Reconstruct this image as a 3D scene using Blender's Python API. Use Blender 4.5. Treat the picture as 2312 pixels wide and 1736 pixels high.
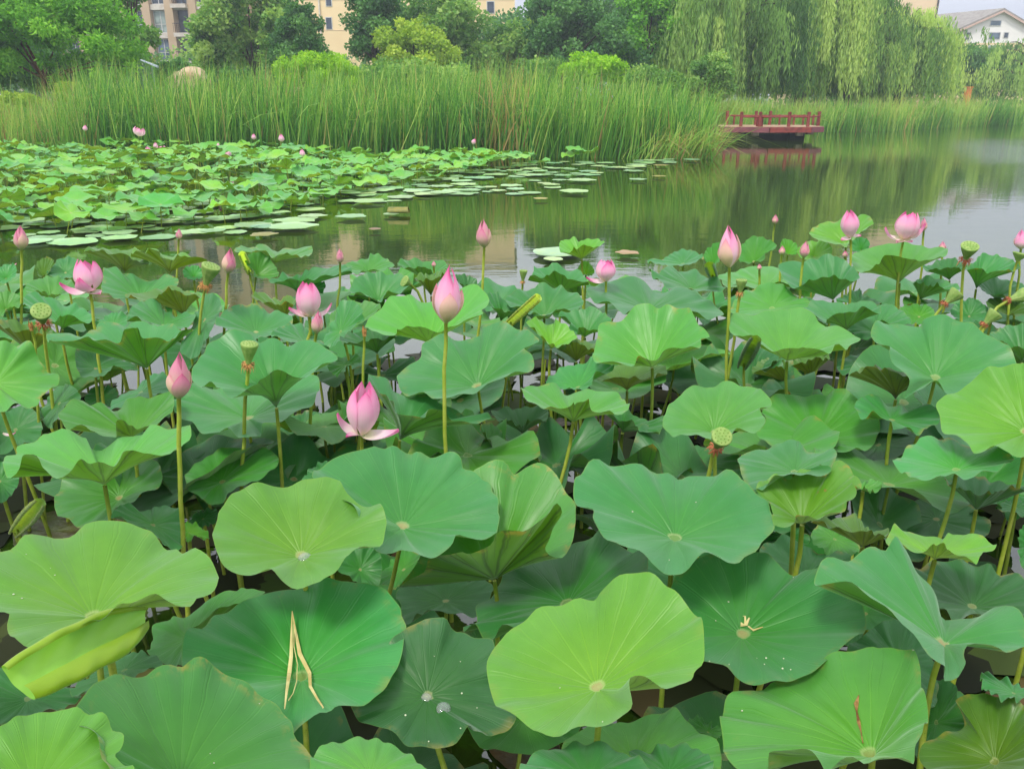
import bpy, math, random
import numpy as np
from mathutils import Vector
for o in list(bpy.data.objects): bpy.data.objects.remove(o, do_unlink=True)
scene = bpy.context.scene
R = math.radians
# ------------------------------------------------------------------ camera, sky, sun, exposure
CAM = np.array([0.0, 0.0, 2.0]); PITCH = R(19.61); FPX = 1814.0; W, H = 2312.0, 1736.0
cd = bpy.data.cameras.new('camera'); cam = bpy.data.objects.new('camera', cd); scene.collection.objects.link(cam)
cam.location = CAM; cam.rotation_euler = (R(90) - PITCH, 0, 0)
cd.sensor_width = 36; cd.lens = 36 * FPX / W; cd.clip_end = 3000; cd.clip_start = 0.05
scene.camera = cam
SUN_EL, SUN_AZ = R(58), R(-150)      # azimuth measured from +Y towards +X
world = bpy.data.worlds.new('World'); scene.world = world; world.use_nodes = True
nt = world.node_tree; nt.nodes.clear(); N = nt.nodes.new; LK = nt.links.new
out = N('ShaderNodeOutputWorld'); bg = N('ShaderNodeBackground'); bg.inputs['Strength'].default_value = 0.056
sky = N('ShaderNodeTexSky'); sky.sky_type = 'NISHITA'; sky.sun_disc = False; sky.sun_elevation = SUN_EL; sky.sun_rotation = SUN_AZ
sky.air_density = 1.0; sky.dust_density = 2.0
tc = N('ShaderNodeTexCoord'); sep = N('ShaderNodeSeparateXYZ'); LK(tc.outputs['Generated'], sep.inputs[0])
mp = N('ShaderNodeMapping'); mp.inputs['Scale'].default_value = (1.4, 1.4, 4.0); LK(tc.outputs['Generated'], mp.inputs[0])
cn = N('ShaderNodeTexNoise'); cn.inputs['Scale'].default_value = 1.6; cn.inputs['Detail'].default_value = 6; LK(mp.outputs[0], cn.inputs['Vector'])
cr = N('ShaderNodeMapRange'); cr.inputs[1].default_value = .35; cr.inputs[2].default_value = .65; cr.inputs[3].default_value = .72; cr.inputs[4].default_value = 1.0
LK(cn.outputs[0], cr.inputs[0])
zr = N('ShaderNodeMapRange'); zr.inputs[1].default_value = 0.07; zr.inputs[2].default_value = 0.28; zr.inputs[3].default_value = 0.0; zr.inputs[4].default_value = 1.0
LK(sep.outputs[2], zr.inputs[0])
cc = N('ShaderNodeMix'); cc.data_type = 'RGBA'; cc.inputs[6].default_value = (7.6, 7.9, 9.3, 1); cc.inputs[7].default_value = (15.8, 16.2, 17.6, 1)   # overcast: zenith brighter
LK(zr.outputs[0], cc.inputs[0])
mx = N('ShaderNodeMix'); mx.data_type = 'RGBA'; LK(cr.outputs[0], mx.inputs[0]); LK(sky.outputs[0], mx.inputs[6]); LK(cc.outputs[2], mx.inputs[7])
LK(mx.outputs[2], bg.inputs['Color']); LK(bg.outputs[0], out.inputs['Surface'])
sd = bpy.data.lights.new('sun', 'SUN'); sd.energy = 1.5; sd.angle = R(11); sd.color = (1, .95, .86)
sun = bpy.data.objects.new('sun', sd); scene.collection.objects.link(sun)
sv = Vector((math.sin(SUN_AZ) * math.cos(SUN_EL), math.cos(SUN_AZ) * math.cos(SUN_EL), math.sin(SUN_EL)))
sun.rotation_euler = (-sv).to_track_quat('-Z', 'Y').to_euler()
vs = scene.view_settings; vs.view_transform = 'Standard'; vs.look = 'None'; vs.exposure = 0.90; vs.gamma = 1.0
scene.cycles.max_bounces = 6; scene.cycles.transparent_max_bounces = 8; scene.cycles.use_denoising = True

# ------------------------------------------------------------------ pixels of the survey picture -> world
cP, sP = math.cos(PITCH), math.sin(PITCH)
FWD = np.array([0, cP, -sP]); UP = np.array([0, sP, cP]); RT = np.array([1.0, 0, 0])
CROP = {'Z': (0, 0, 2312 / 2212), 'A': (0, 434, .35262), 'B': (760, 434, .35262), 'C': (1532, 434, .35262), 'D': (0, 780, .35262), 'E': (760, 780, .35262),
        'F': (1532, 780, .35262), 'G': (0, 1216, .35262), 'H': (760, 1216, .35262), 'I': (1532, 1216, .35262), 'S': (0, 0, 1.0),
        'P': (0, 100, .2613), 'Q': (578, 300, .2613), 'T': (1156, 280, .2613)}
def px(c, x, y):
    a = CROP[c]; return np.array([a[0] + x * a[2], a[1] + y * a[2]])
def ray(p):
    p = np.asarray(p, float)
    d = FWD + np.multiply.outer((p[..., 0] - W / 2) / FPX, RT) - np.multiply.outer((p[..., 1] - H / 2) / FPX, UP)
    return d / np.linalg.norm(d, axis=-1, keepdims=True)
def at_z(p, z):
    d = ray(p); return CAM + d * ((z - CAM[2]) / d[..., 2:3] if d.ndim > 1 else (z - CAM[2]) / d[2])
def at_y(p, y):
    d = ray(p); return CAM + d * (y / d[..., 1:2] if d.ndim > 1 else y / d[1])
def proj(v):
    q = np.asarray(v, float) - CAM; z = q @ FWD
    return np.stack([W / 2 + FPX * (q @ RT) / z, H / 2 - FPX * (q @ UP) / z], -1)
def nrm(v): v = np.asarray(v, float); return v / (np.linalg.norm(v, axis=-1, keepdims=True) + 1e-12)

# ------------------------------------------------------------------ meshes and tags
COL = scene.collection
def mesh(name, v, f, mats, parent=None, uv=None, tint=None, smooth=True, mat_idx=None):
    """v (n,3); f list of faces or (m,4) array; uv per loop (l,2); tint per vertex."""
    me = bpy.data.meshes.new(name)
    v = np.asarray(v, np.float32)
    if isinstance(f, np.ndarray):
        m, k = f.shape
        me.vertices.add(len(v)); me.vertices.foreach_set('co', v.ravel())
        me.loops.add(m * k); me.loops.foreach_set('vertex_index', f.astype(np.int32).ravel())
        me.polygons.add(m); me.polygons.foreach_set('loop_start', np.arange(0, m * k, k, dtype=np.int32))
    else:
        me.from_pydata([tuple(map(float, q)) for q in v], [], [tuple(map(int, q)) for q in f])
    me.update(calc_edges=True)
    if smooth: me.polygons.foreach_set('use_smooth', np.ones(len(me.polygons), bool))
    if uv is not None:
        l = me.uv_layers.new(name='UVMap'); l.data.foreach_set('uv', np.asarray(uv, np.float32).ravel())
    if tint is not None:
        a = me.attributes.new('tint', 'FLOAT', 'POINT'); a.data.foreach_set('value', np.asarray(tint, np.float32))
    for m_ in (mats if isinstance(mats, (list, tuple)) else [mats]): me.materials.append(m_)
    if mat_idx is not None: me.polygons.foreach_set('material_index', np.asarray(mat_idx, np.int32))
    me.validate(); me.update()
    o = bpy.data.objects.new(name, me); COL.objects.link(o)
    if parent is not None: o.parent = parent
    return o
def tag(o, label=None, cat=None, group=None, kind=None):
    if label: o['label'] = label
    if cat: o['category'] = cat
    if group: o['group'] = group
    if kind: o['kind'] = kind
    return o
def thing(name, loc, label, cat, group=None):
    o = bpy.data.objects.new(name, None); COL.objects.link(o); o.location = loc; o.empty_display_size = .1
    return tag(o, label, cat, group)
class MB:
    """collects shapes for ONE mesh"""
    def __init__(s): s.v = []; s.f = []; s.t = []; s.m = []
    def add(s, v, f, tint=0.5, mi=0):
        b = len(s.v); s.v += [tuple(map(float, q)) for q in v]; s.f += [tuple(i + b for i in q) for q in f]
        s.t += [tint] * len(v); s.m += [mi] * len(f); return s
    def box(s, x0, x1, y0, y1, z0, z1, **k):
        v = [(x, y, z) for x in (x0, x1) for y in (y0, y1) for z in (z0, z1)]
        return s.add(v, [(0, 1, 3, 2), (4, 6, 7, 5), (0, 4, 5, 1), (2, 3, 7, 6), (0, 2, 6, 4), (1, 5, 7, 3)], **k)
    def tube(s, pts, rad, n=8, cap=True, **k):
        pts = np.asarray(pts, float); m = len(pts); rad = np.broadcast_to(rad, (m,))
        t = nrm(np.gradient(pts, axis=0)); ref = np.array([0.31, .95, .05]); a = nrm(np.cross(t, ref)); b = np.cross(t, a)
        th = np.arange(n) * 2 * math.pi / n
        v = pts[:, None] + rad[:, None, None] * (np.cos(th)[None, :, None] * a[:, None] + np.sin(th)[None, :, None] * b[:, None])
        f = [(i * n + j, i * n + (j + 1) % n, (i + 1) * n + (j + 1) % n, (i + 1) * n + j) for i in range(m - 1) for j in range(n)]
        if cap: f += [tuple(range(n)), tuple((m - 1) * n + j for j in range(n))[::-1]]
        return s.add(v.reshape(-1, 3), f, **k)
    def build(s, name, mats, parent=None, smooth=False, off=None, uv=None):
        v = np.array(s.v)
        if off is not None: v = v - np.asarray(off)
        return mesh(name, v, s.f, mats, parent, tint=s.t, smooth=smooth, mat_idx=s.m, uv=uv)
def bez(p0, p1, p2, p3, n):
    t = np.linspace(0, 1, n)[:, None]
    return (1 - t) ** 3 * p0 + 3 * t * (1 - t) ** 2 * p1 + 3 * t * t * (1 - t) * p2 + t ** 3 * p3

# ------------------------------------------------------------------ materials
def srgb(r, g, b):
    f = lambda c: c / 12.92 if c <= .04045 else ((c + .055) / 1.055) ** 2.4
    return (f(r / 255), f(g / 255), f(b / 255), 1)
class NT:
    def __init__(s, name):
        s.m = bpy.data.materials.new(name); s.m.use_nodes = True; s.t = s.m.node_tree; s.t.nodes.clear()
        s.out = s.t.nodes.new('ShaderNodeOutputMaterial')
    def n(s, typ, **k):
        x = s.t.nodes.new('ShaderNode' + typ)
        for a, b in k.items(): setattr(x, a, b)
        return x
    def set(s, node, i, val):
        if isinstance(val, bpy.types.NodeSocket): s.t.links.new(val, node.inputs[i])
        elif val is not None: node.inputs[i].default_value = val
    def math(s, op, a, b=None, c=None, clamp=False):
        x = s.n('Math', operation=op); x.use_clamp = clamp; s.set(x, 0, a); s.set(x, 1, b); s.set(x, 2, c); return x.outputs[0]
    def mix(s, f, a, b, blend='MIX'):
        x = s.n('Mix', data_type='RGBA', blend_type=blend); s.set(x, 0, f); s.set(x, 6, a); s.set(x, 7, b); return x.outputs[2]
    def rng(s, v, a, b, c=0.0, d=1.0, smooth=True):
        x = s.n('MapRange', interpolation_type='SMOOTHSTEP' if smooth else 'LINEAR'); s.set(x, 0, v)
        for i, q in enumerate((a, b, c, d)): s.set(x, i + 1, q)
        return x.outputs[0]
    def noise(s, scale, detail=3, vec=None, rough=.5, w=None):
        x = s.n('TexNoise'); x.inputs['Scale'].default_value = scale; x.inputs['Detail'].default_value = detail; x.inputs['Roughness'].default_value = rough
        if w is not None: x.noise_dimensions = '4D'; s.set(x, 'W', w)
        if vec is not None: s.set(x, 'Vector', vec)
        return x.outputs[0]
    def bump(s, h, strength, dist=.01):
        x = s.n('Bump'); s.set(x, 'Height', h); x.inputs['Strength'].default_value = strength; x.inputs['Distance'].default_value = dist; return x.outputs[0]
    def principled(s, col, rough=.5, spec=.5, normal=None, **k):
        x = s.n('BsdfPrincipled'); s.set(x, 'Base Color', col); s.set(x, 'Roughness', rough); s.set(x, 'Specular IOR Level', spec)
        if normal is not None: s.set(x, 'Normal', normal)
        for a, b in k.items(): s.set(x, a.replace('_', ' '), b)
        return x.outputs[0]
    def trans(s, shader, col, f, normal=None):
        t = s.n('BsdfTranslucent'); s.set(t, 'Color', col)
        if normal is not None: s.set(t, 'Normal', normal)
        m = s.n('MixShader'); s.set(m, 0, f); s.set(m, 1, shader); s.set(m, 2, t.outputs[0]); return m.outputs[0]
    def done(s, shader): s.t.links.new(shader, s.out.inputs[0]); return s.m

def leaf_material():
    s = NT('lotus_leaf_surface')
    oi = s.n('ObjectInfo'); uvn = s.n('UVMap'); sp = s.n('SeparateXYZ'); s.set(sp, 0, uvn.outputs[0]); u, v = sp.outputs[0], sp.outputs[1]
    geo = s.n('NewGeometry'); tc = s.n('TexCoord'); rnd = s.math('MULTIPLY', oi.outputs['Random'], 50.0)
    # wobble the veins a little
    wob = s.math('MULTIPLY', s.math('SUBTRACT', s.noise(7, 3, tc.outputs['Object'], w=rnd), .5), .034)
    uw = s.math('ADD', u, s.math('MULTIPLY', wob, v))
    def veins(n, ph, w0, w1):
        f = s.math('ABSOLUTE', s.math('SUBTRACT', s.math('FRACT', s.math('MULTIPLY_ADD', uw, float(n), ph)), .5))
        d = s.math('MULTIPLY', s.math('MULTIPLY', f, v), 6.283 / n)
        return s.rng(d, w0, w1, 1, 0)
    v1 = s.math('MULTIPLY', veins(21, 0, .0015, .011), s.rng(v, .92, 1.0, 1, .2))
    v2 = s.math('MULTIPLY', veins(42, .25, .001, .007), s.rng(v, .42, .62))
    v3 = s.math('MULTIPLY', veins(84, .1, .0005, .005), s.rng(v, .7, .8))
    bvein = s.math('MAXIMUM', veins(21, 0, .006, .022), s.math('MULTIPLY', veins(42, .25, .003, .012), s.rng(v, .5, .7, 0, .7)))
    vein = s.math('MAXIMUM', v1, s.math('MAXIMUM', s.math('MULTIPLY', v2, .55), s.math('MULTIPLY', v3, .15)))
    base = oi.outputs['Color']
    n1 = s.noise(5.5, 3, tc.outputs['Object'], w=rnd); n2 = s.noise(26, 4, tc.outputs['Object'], .6, w=rnd)
    col = s.mix(s.rng(n1, .35, .75, 0, .55), base, s.mix(1.0, base, (1.35, 1.12, .6, 1), 'MULTIPLY'))
    col = s.mix(s.rng(n2, .3, .75, 0, .35), col, s.mix(1.0, col, (.72, .8, .82, 1), 'MULTIPLY'))
    # waxy bloom streaks along the radius
    cx = s.n('CombineXYZ'); s.set(cx, 0, s.math('MULTIPLY', u, 30.0)); s.set(cx, 1, s.math('MULTIPLY', v, 2.2)); s.set(cx, 2, rnd)
    st = s.noise(1.0, 3, cx.outputs[0])
    col = s.mix(s.math('MULTIPLY', s.rng(st, .45, .75), s.rng(v, .05, .3, 0, .30)), col, s.mix(1.0, col, (1.25, 1.22, 1.5, 1), 'MULTIPLY'))
    wax = s.math('ADD', s.math('MULTIPLY', s.math('SUBTRACT', n1, .5), 1.1), s.rng(v, .1, .95, -.25, .75, False))
    col = s.mix(s.rng(wax, -.1, .55, .55, 0), col, s.mix(1.0, col, (1.35, 1.12, .55, 1), 'MULTIPLY'))
    col = s.mix(s.rng(wax, .25, .85, 0, .6), col, s.mix(.13, s.mix(1.0, col, (.92, 1.0, 1.25, 1), 'MULTIPLY'), srgb(132, 178, 138)))
    # back: olive, veins dark
    back = s.mix(1.0, col, (1.0, .70, .12, 1), 'MULTIPLY')
    front = s.mix(s.math('MULTIPLY', s.math('MULTIPLY', vein, s.rng(n1, .3, .7, .35, 1)), .24), col, s.mix(1.0, col, (1.9, 1.5, 1.15, 1), 'MULTIPLY'))
    front = s.mix(s.rng(v, .985, 1.0, 0, .35), front, srgb(126, 156, 58))
    back = s.mix(s.math('MULTIPLY', bvein, .75), back, s.mix(1.0, back, (.38, .36, .5, 1), 'MULTIPLY'))
    col = s.mix(geo.outputs['Backfacing'], front, back)
    # hub disc, brown blemishes
    hubn = s.math('ADD', v, s.math('MULTIPLY', s.math('SUBTRACT', n2, .5), .02))
    hub = s.math('MULTIPLY', s.rng(hubn, .045, .062, 1, 0), s.rng(s.math('FRACT', s.math('MULTIPLY', oi.outputs['Random'], 7.3)), 0, 1, .25, 1.0)); ring = s.math('MULTIPLY', s.rng(hubn, .048, .06), s.rng(hubn, .06, .085, 1, 0))
    notback = s.math('SUBTRACT', 1.0, geo.outputs['Backfacing'])
    col = s.mix(s.math('MULTIPLY', s.math('MULTIPLY', hub, notback), .8), col, s.mix(s.rng(n2, .4, .65), srgb(172, 172, 112), srgb(165, 135, 90)))
    col = s.mix(s.math('MULTIPLY', s.math('MULTIPLY', ring, notback), .35), col, srgb(205, 205, 150))
    dmg = oi.outputs['Alpha']
    sn = s.noise(17, 5, tc.outputs['Object'], .62, w=rnd); sn2 = s.noise(3.2, 2, tc.outputs['Object'], w=s.math('ADD', rnd, 7.0))
    thr = s.math('SUBTRACT', .86, s.math('MULTIPLY', s.math('MULTIPLY', dmg, sn2), .42))
    spot = s.rng(s.math('SUBTRACT', sn, thr), 0.0, .035)
    col = s.mix(s.math('MULTIPLY', spot, .85), col, s.mix(n2, srgb(95, 62, 28), srgb(176, 140, 72)))
    edge = s.math('MULTIPLY', s.rng(v, .86, 1.0), s.math('MULTIPLY', dmg, s.rng(sn, .5, .62)))
    col = s.mix(s.math('MULTIPLY', edge, .8), col, srgb(165, 140, 60))
    hgt = s.math('ADD', s.math('MULTIPLY', vein, -.9), s.math('MULTIPLY', st, .9))
    nor = s.bump(hgt, .28, .004)
    rough = s.rng(st, .3, .7, .38, .52)
    p = s.principled(col, rough, .5, nor, Sheen_Weight=.32, Sheen_Roughness=.45, Sheen_Tint=(.8, 1, .88, 1))
    tcol = s.mix(1.0, col, (1.9, 1.65, .42, 1), 'MULTIPLY')
    return s.done(s.trans(p, tcol, .28, nor))
M = {}
M['leaf'] = leaf_material()
def stalk_material():
    s = NT('lotus_stalk'); oi = s.n('ObjectInfo'); tc = s.n('TexCoord')
    n = s.noise(30, 3, tc.outputs['Object']); sp = s.n('SeparateXYZ'); s.set(sp, 0, tc.outputs['Object'])
    col = s.mix(s.rng(n, .35, .7), srgb(150, 168, 48), srgb(172, 180, 74))
    col = s.mix(s.rng(s.noise(160, 2, tc.outputs['Object']), .62, .74, 0, .5), col, srgb(112, 118, 46))
    col = s.mix(s.math('MULTIPLY', oi.outputs['Random'], .5), col, srgb(104, 136, 50))
    p = s.principled(col, .5, .4, s.bump(s.noise(300, 2, tc.outputs['Object']), .4, .002))
    return s.done(p)
M['stalk'] = stalk_material()
def petal_material(name, c0, c1, c2, c3):
    s = NT(name); uvn = s.n('UVMap'); sp = s.n('SeparateXYZ'); s.set(sp, 0, uvn.outputs[0]); u, v = sp.outputs[0], sp.outputs[1]
    oi = s.n('ObjectInfo'); tc = s.n('TexCoord')
    vv = s.math('ADD', v, s.math('MULTIPLY', s.math('SUBTRACT', oi.outputs['Random'], .5), .18))
    eu = s.math('ABSOLUTE', s.math('MULTIPLY_ADD', u, 2.0, -1.0)); vv = s.math('MULTIPLY_ADD', s.math('MULTIPLY', eu, eu), .12, vv)
    cx = s.n('CombineXYZ'); s.set(cx, 0, s.math('MULTIPLY', u, 34.0)); s.set(cx, 1, s.math('MULTIPLY', v, 1.2)); s.set(cx, 2, s.math('MULTIPLY', oi.outputs['Random'], 20.0))
    st = s.noise(1, 2, cx.outputs[0]); vv = s.math('MULTIPLY_ADD', s.math('SUBTRACT', st, .5), .22, vv)
    c = s.mix(s.rng(vv, .04, .30), c0, c1); c = s.mix(s.rng(vv, .26, .80), c, c2); c = s.mix(s.rng(vv, .74, 1.1), c, c3)
    p = s.principled(c, .45, .35, s.bump(st, .3, .003), Sheen_Weight=.1)
    return s.done(s.trans(p, c, .35))
M['petal'] = petal_material('pink_petal', srgb(236, 228, 190), srgb(246, 222, 224), srgb(244, 172, 206), srgb(226, 84, 154))
M['bud'] = petal_material('bud_petal', srgb(178, 190, 118), srgb(226, 194, 174), srgb(224, 146, 170), srgb(200, 74, 128))
M['sepal'] = petal_material('outer_bud_petal', srgb(176, 186, 110), srgb(226, 210, 164), srgb(240, 200, 184), srgb(228, 140, 166))
def simple(name, c, rough=.6, spec=.3, var=None, scale=8, bump=0, tr=0, detail=4, tint=False, bd=.01, obj=True):
    s = NT(name); tc = s.n('TexCoord'); n = s.noise(scale, detail, tc.outputs['Object'])
    col = s.mix(s.rng(n, .3, .7), c, var if var else tuple(x * .8 for x in c[:3]) + (1,))
    nor = s.bump(s.noise(scale * 3, 4, tc.outputs['Object']), bump, bd) if bump else None
    p = s.principled(col, rough, spec, nor)
    if tr: p = s.trans(p, col, tr)
    return s.done(p)
def foliage(name, stops, rough=.55, tr=.3, spec=.25):
    """colour by the per-leaf 'tint' attribute"""
    s = NT(name); a = s.n('Attribute', attribute_name='tint'); r = s.n('ValToRGB'); s.set(r, 0, a.outputs['Fac'])
    e = r.color_ramp.elements; e[0].position, e[0].color = stops[0]; e[1].position, e[1].color = stops[-1]
    for p_, c_ in stops[1:-1]: q = e.new(p_); q.color = c_
    col = r.outputs[0]
    p = s.principled(col, rough, spec)
    return s.done(s.trans(p, s.mix(1.0, col, (1.3, 1.25, .7, 1), 'MULTIPLY'), tr))
# ------------------------------------------------------------------ lotus leaves
HUE = {'b': (52, 132, 56), 'g': (56, 128, 36), 'l': (72, 144, 44), 'y': (88, 152, 22), 'd': (38, 110, 36), 'o': (76, 122, 22), 'k': (48, 122, 52)}  # 'd': older dark green, partly the shade on low leaves put into colour
rng = np.random.default_rng(7); random.seed(7)
LEAVES = []
def rim_spline(P, s, n):
    """closed Hermite through P (k,3) at parameters s (k) in [0,1)"""
    k = len(P); idx = np.arange(-2, k + 2) % k
    S = np.concatenate([s[-2:] - 1, s, s[:2] + 1]); Q = P[idx]
    T = np.zeros_like(Q); T[1:-1] = (Q[2:] - Q[:-2]) / (S[2:] - S[:-2])[:, None]
    t = np.arange(n) / n; t = np.where(t < s[0], t + 1, t)
    i = np.clip(np.searchsorted(S, t, side='right') - 1, 1, len(S) - 3)
    h = (S[i + 1] - S[i])[:, None]; a = ((t - S[i])[:, None]) / h
    return ((1 + 2 * a) * (1 - a) ** 2) * Q[i] + a * (1 - a) ** 2 * h * T[i] + a * a * (3 - 2 * a) * Q[i + 1] + a * a * (a - 1) * h * T[i + 1]
def surface(hub, rim, n, pw=1.0, q=1.9, rings=13, ruf=.006, seed=0):
    r_ = np.random.default_rng(seed); m = len(rim); th = np.arange(m) * 2 * math.pi / m
    d = rim - hub; vn = d @ n; vt = d - vn[:, None] * n; c = np.median(vn)
    dz = vn - c; rr = np.linspace(0, 1, rings + 1)[1:] ** .9
    size = np.linalg.norm(vt, axis=1).mean()
    ruff = sum(a * np.sin(k * th + r_.uniform(0, 6.28)) for k, a in ((7, .5), (11, .6), (17, .4), (23, .22))) * ruf
    rib = np.cos(21 * th) * size * .0035
    fold = sum(r_.normal(0, .5) * np.sin(k * th + r_.uniform(0, 6.28)) for k in (4, 6, 9, 13)) * size * .030
    V = [hub[None]]; ph = r_.uniform(0, 6.28, 3)
    for r in rr:
        hgt = c * r ** pw + dz * r ** q + ruff * r ** 3 + fold * r ** 1.6 + size * .010 * r * (np.sin(9 * th + 5 * r + ph[0]) + .7 * np.sin(15 * th - 7 * r + ph[1]) + .8 * np.sin(3 * th + 6 * r + ph[2])) + rib * r * (1 - r) * 4 * .6
        V.append(hub + r * vt + hgt[:, None] * n)
    V = np.concatenate(V); F = []; UV = []
    for j in range(m):
        j2 = (j + 1) % m
        F.append((0, 1 + j, 1 + j2)); UV += [((j + .5) / m, 0), (j / m, rr[0]), ((j + 1) / m, rr[0])]
    for i in range(rings - 1):
        a = 1 + i * m; b = a + m
        for j in range(m):
            j2 = (j + 1) % m
            F.append((a + j, b + j, b + j2, a + j2)); UV += [(j / m, rr[i]), (j / m, rr[i + 1]), ((j + 1) / m, rr[i + 1]), ((j + 1) / m, rr[i])]
    return V, F, UV
def leaf_color(hue, dmg=0):
    c = np.array(HUE[hue], float) * rng.normal(1, .06) + rng.normal(0, 2, 3)
    c = srgb(*np.clip(c, 5, 250)); return (c[0], c[1], c[2], dmg)
NEAR_GROUP = 'lotus leaves standing in the near water'
def stalk_curve(top, n, root, k=9):
    L_ = max(.08, np.linalg.norm(top - root)); dn = nrm(-n * .8 + np.array([0, 0, -1.0]))
    return bez(top, top + dn * L_ * .25, root + np.array([0, 0, 1.0]) * L_ * .35, root, k)
def root_from(top, c, rx, ry):
    """root such that the stalk passes through the point seen at (rx, ry)"""
    q = at_y(px(c, rx, ry), top[1]); dr = q - top
    if dr[2] > -.02: return np.array([top[0], top[1], -.08])
    k = (top[2] + .08) / -dr[2]; k = min(k, 6); r = top + dr * k; r[2] = -.08; return r
def L(c, pts, hub, z, hue, label, dmg=.25, root=None, pw=None, q=1.7, ruf=.008, pull=.42, n_rim=112, group=NEAR_GROUP):
    hb = at_z(px(c, *hub), z)
    P = np.array([[float(t) for t in w.split(',')] for w in pts.split()]); p2 = np.array([px(c, *w) for w in P])
    # outline as a fine closed polyline -> its ellipse
    k = len(p2); seg = np.linalg.norm(np.roll(p2, -1, 0) - p2, axis=1)
    dense = np.concatenate([p2[i] + (p2[(i + 1) % k] - p2[i]) * np.linspace(0, 1, max(2, int(seg[i])), endpoint=False)[:, None] for i in range(k)])
    cen = dense.mean(0); cv = np.cov((dense - cen).T); ev, ew = np.linalg.eigh(cv)
    b_, a_ = np.sqrt(2 * np.maximum(ev, 1)); minor = ew[:, 0]
    if minor[1] > 0: minor = -minor          # screen y is down: minor axis points up in the picture
    if b_ / a_ > .85: minor = np.array([0, -1.0]); b_ = min(b_, a_ * .95)
    if abs(minor[1]) < .5: minor = nrm(np.array([minor[0] * .5, -.8]))
    ratio = max(b_ / a_, .1); v = -ray(cen); up = nrm(UP - v * (UP @ v)); rt = np.cross(up, v)
    md = nrm(rt * minor[0] - up * minor[1]); n = nrm(ratio * v + math.sqrt(max(0, 1 - ratio ** 2)) * md)
    D = np.linalg.norm(hb - CAM); Rad = a_ / FPX * D
    # centre of the rim plane: on the ray of the outline's middle, raised along n from the hub
    A = np.stack([ray(cen), -n], 1); A = np.vstack([A, [0, .35]]); y = np.concatenate([hb - CAM, [.35 * .22 * Rad]])
    t, cup = np.linalg.lstsq(A, y, rcond=None)[0]; cup = float(np.clip(cup, .02, .75 * Rad)); C = hb + n * cup
    t = ray(cen) @ (C - CAM); C = CAM + ray(cen) * t
    uvec = nrm(np.cross(md, v)); uvec = nrm(uvec - n * (uvec @ n)); wvec = np.cross(n, uvec)
    # order: screen clockwise or not, then angles from arc length on the normalised ellipse
    q2 = (p2 - cen); ma = np.array([-minor[1], minor[0]]); e = np.stack([q2 @ ma / a_, -(q2 @ -minor) / b_], 1)
    e = np.stack([q2 @ ma / a_, q2 @ minor / b_], 1)
    area = np.sum(e[:, 0] * np.roll(e[:, 1], -1) - np.roll(e[:, 0], -1) * e[:, 1])
    if area < 0: p2 = p2[::-1]; e = e[::-1]
    sl = np.linalg.norm(np.roll(e, -1, 0) - e, axis=1); s = np.concatenate([[0], np.cumsum(sl)[:-1]]) / sl.sum()
    pol = np.arctan2(e[:, 1], e[:, 0]); off = np.angle(np.exp(1j * (pol - 2 * math.pi * s)).mean()); th = 2 * math.pi * s + off
    E = C + Rad * (np.cos(th)[:, None] * (rt * ma[0] - up * ma[1] - n * ((rt * ma[0] - up * ma[1]) @ n)) + np.sin(th)[:, None] * (md - n * (md @ n)) / max(1e-6, np.linalg.norm(md - n * (md @ n))))
    # each traced point: the place on its sight line nearest to the ellipse (bending along n is cheap)
    Wt = np.eye(3) - (1 - pull) * np.outer(n, n); r_ = ray(p2)
    tt = np.einsum('ij,jk,ik->i', r_, Wt, E - CAM) / np.einsum('ij,jk,ik->i', r_, Wt, r_)
    lo = np.linalg.norm(E - CAM, axis=1); tt = np.clip(tt, lo - Rad * .9, lo + Rad * .9)
    rim = CAM + r_ * tt[:, None]; low = rim[:, 2] < .03; rim[low] = CAM + r_[low] * ((.03 - CAM[2]) / r_[low, 2])[:, None]
    rim = rim_spline(rim, s, n_rim)
    seed = len(LEAVES) + 11
    V, F, UV = surface(hb, rim, n, pw if pw else rng.uniform(.6, 1.0), q, ruf=ruf, seed=seed)
    t_ = thing('lotus_leaf', hb, label, 'leaf', group)
    dmg = rng.uniform(.45, .75) if dmg < .3 and rng.random() < .3 else dmg
    b = mesh('blade', V - hb, F, M['leaf'], t_, uv=UV); b.color = leaf_color(hue, dmg)
    rt_ = root_from(hb, c, *root) if root else np.array([hb[0] + rng.normal(0, .05), hb[1] + rng.uniform(-.02, .08), -.08])
    MB().tube(stalk_curve(hb - n * .002, n, rt_), np.linspace(.0068, .0090, 9)).build('stalk', M['stalk'], t_, smooth=True, off=hb)
    LEAVES.append(dict(o=t_, V=V, n=n, hub=hb, R=Rad, name=label, D=D)); return LEAVES[-1]

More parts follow.
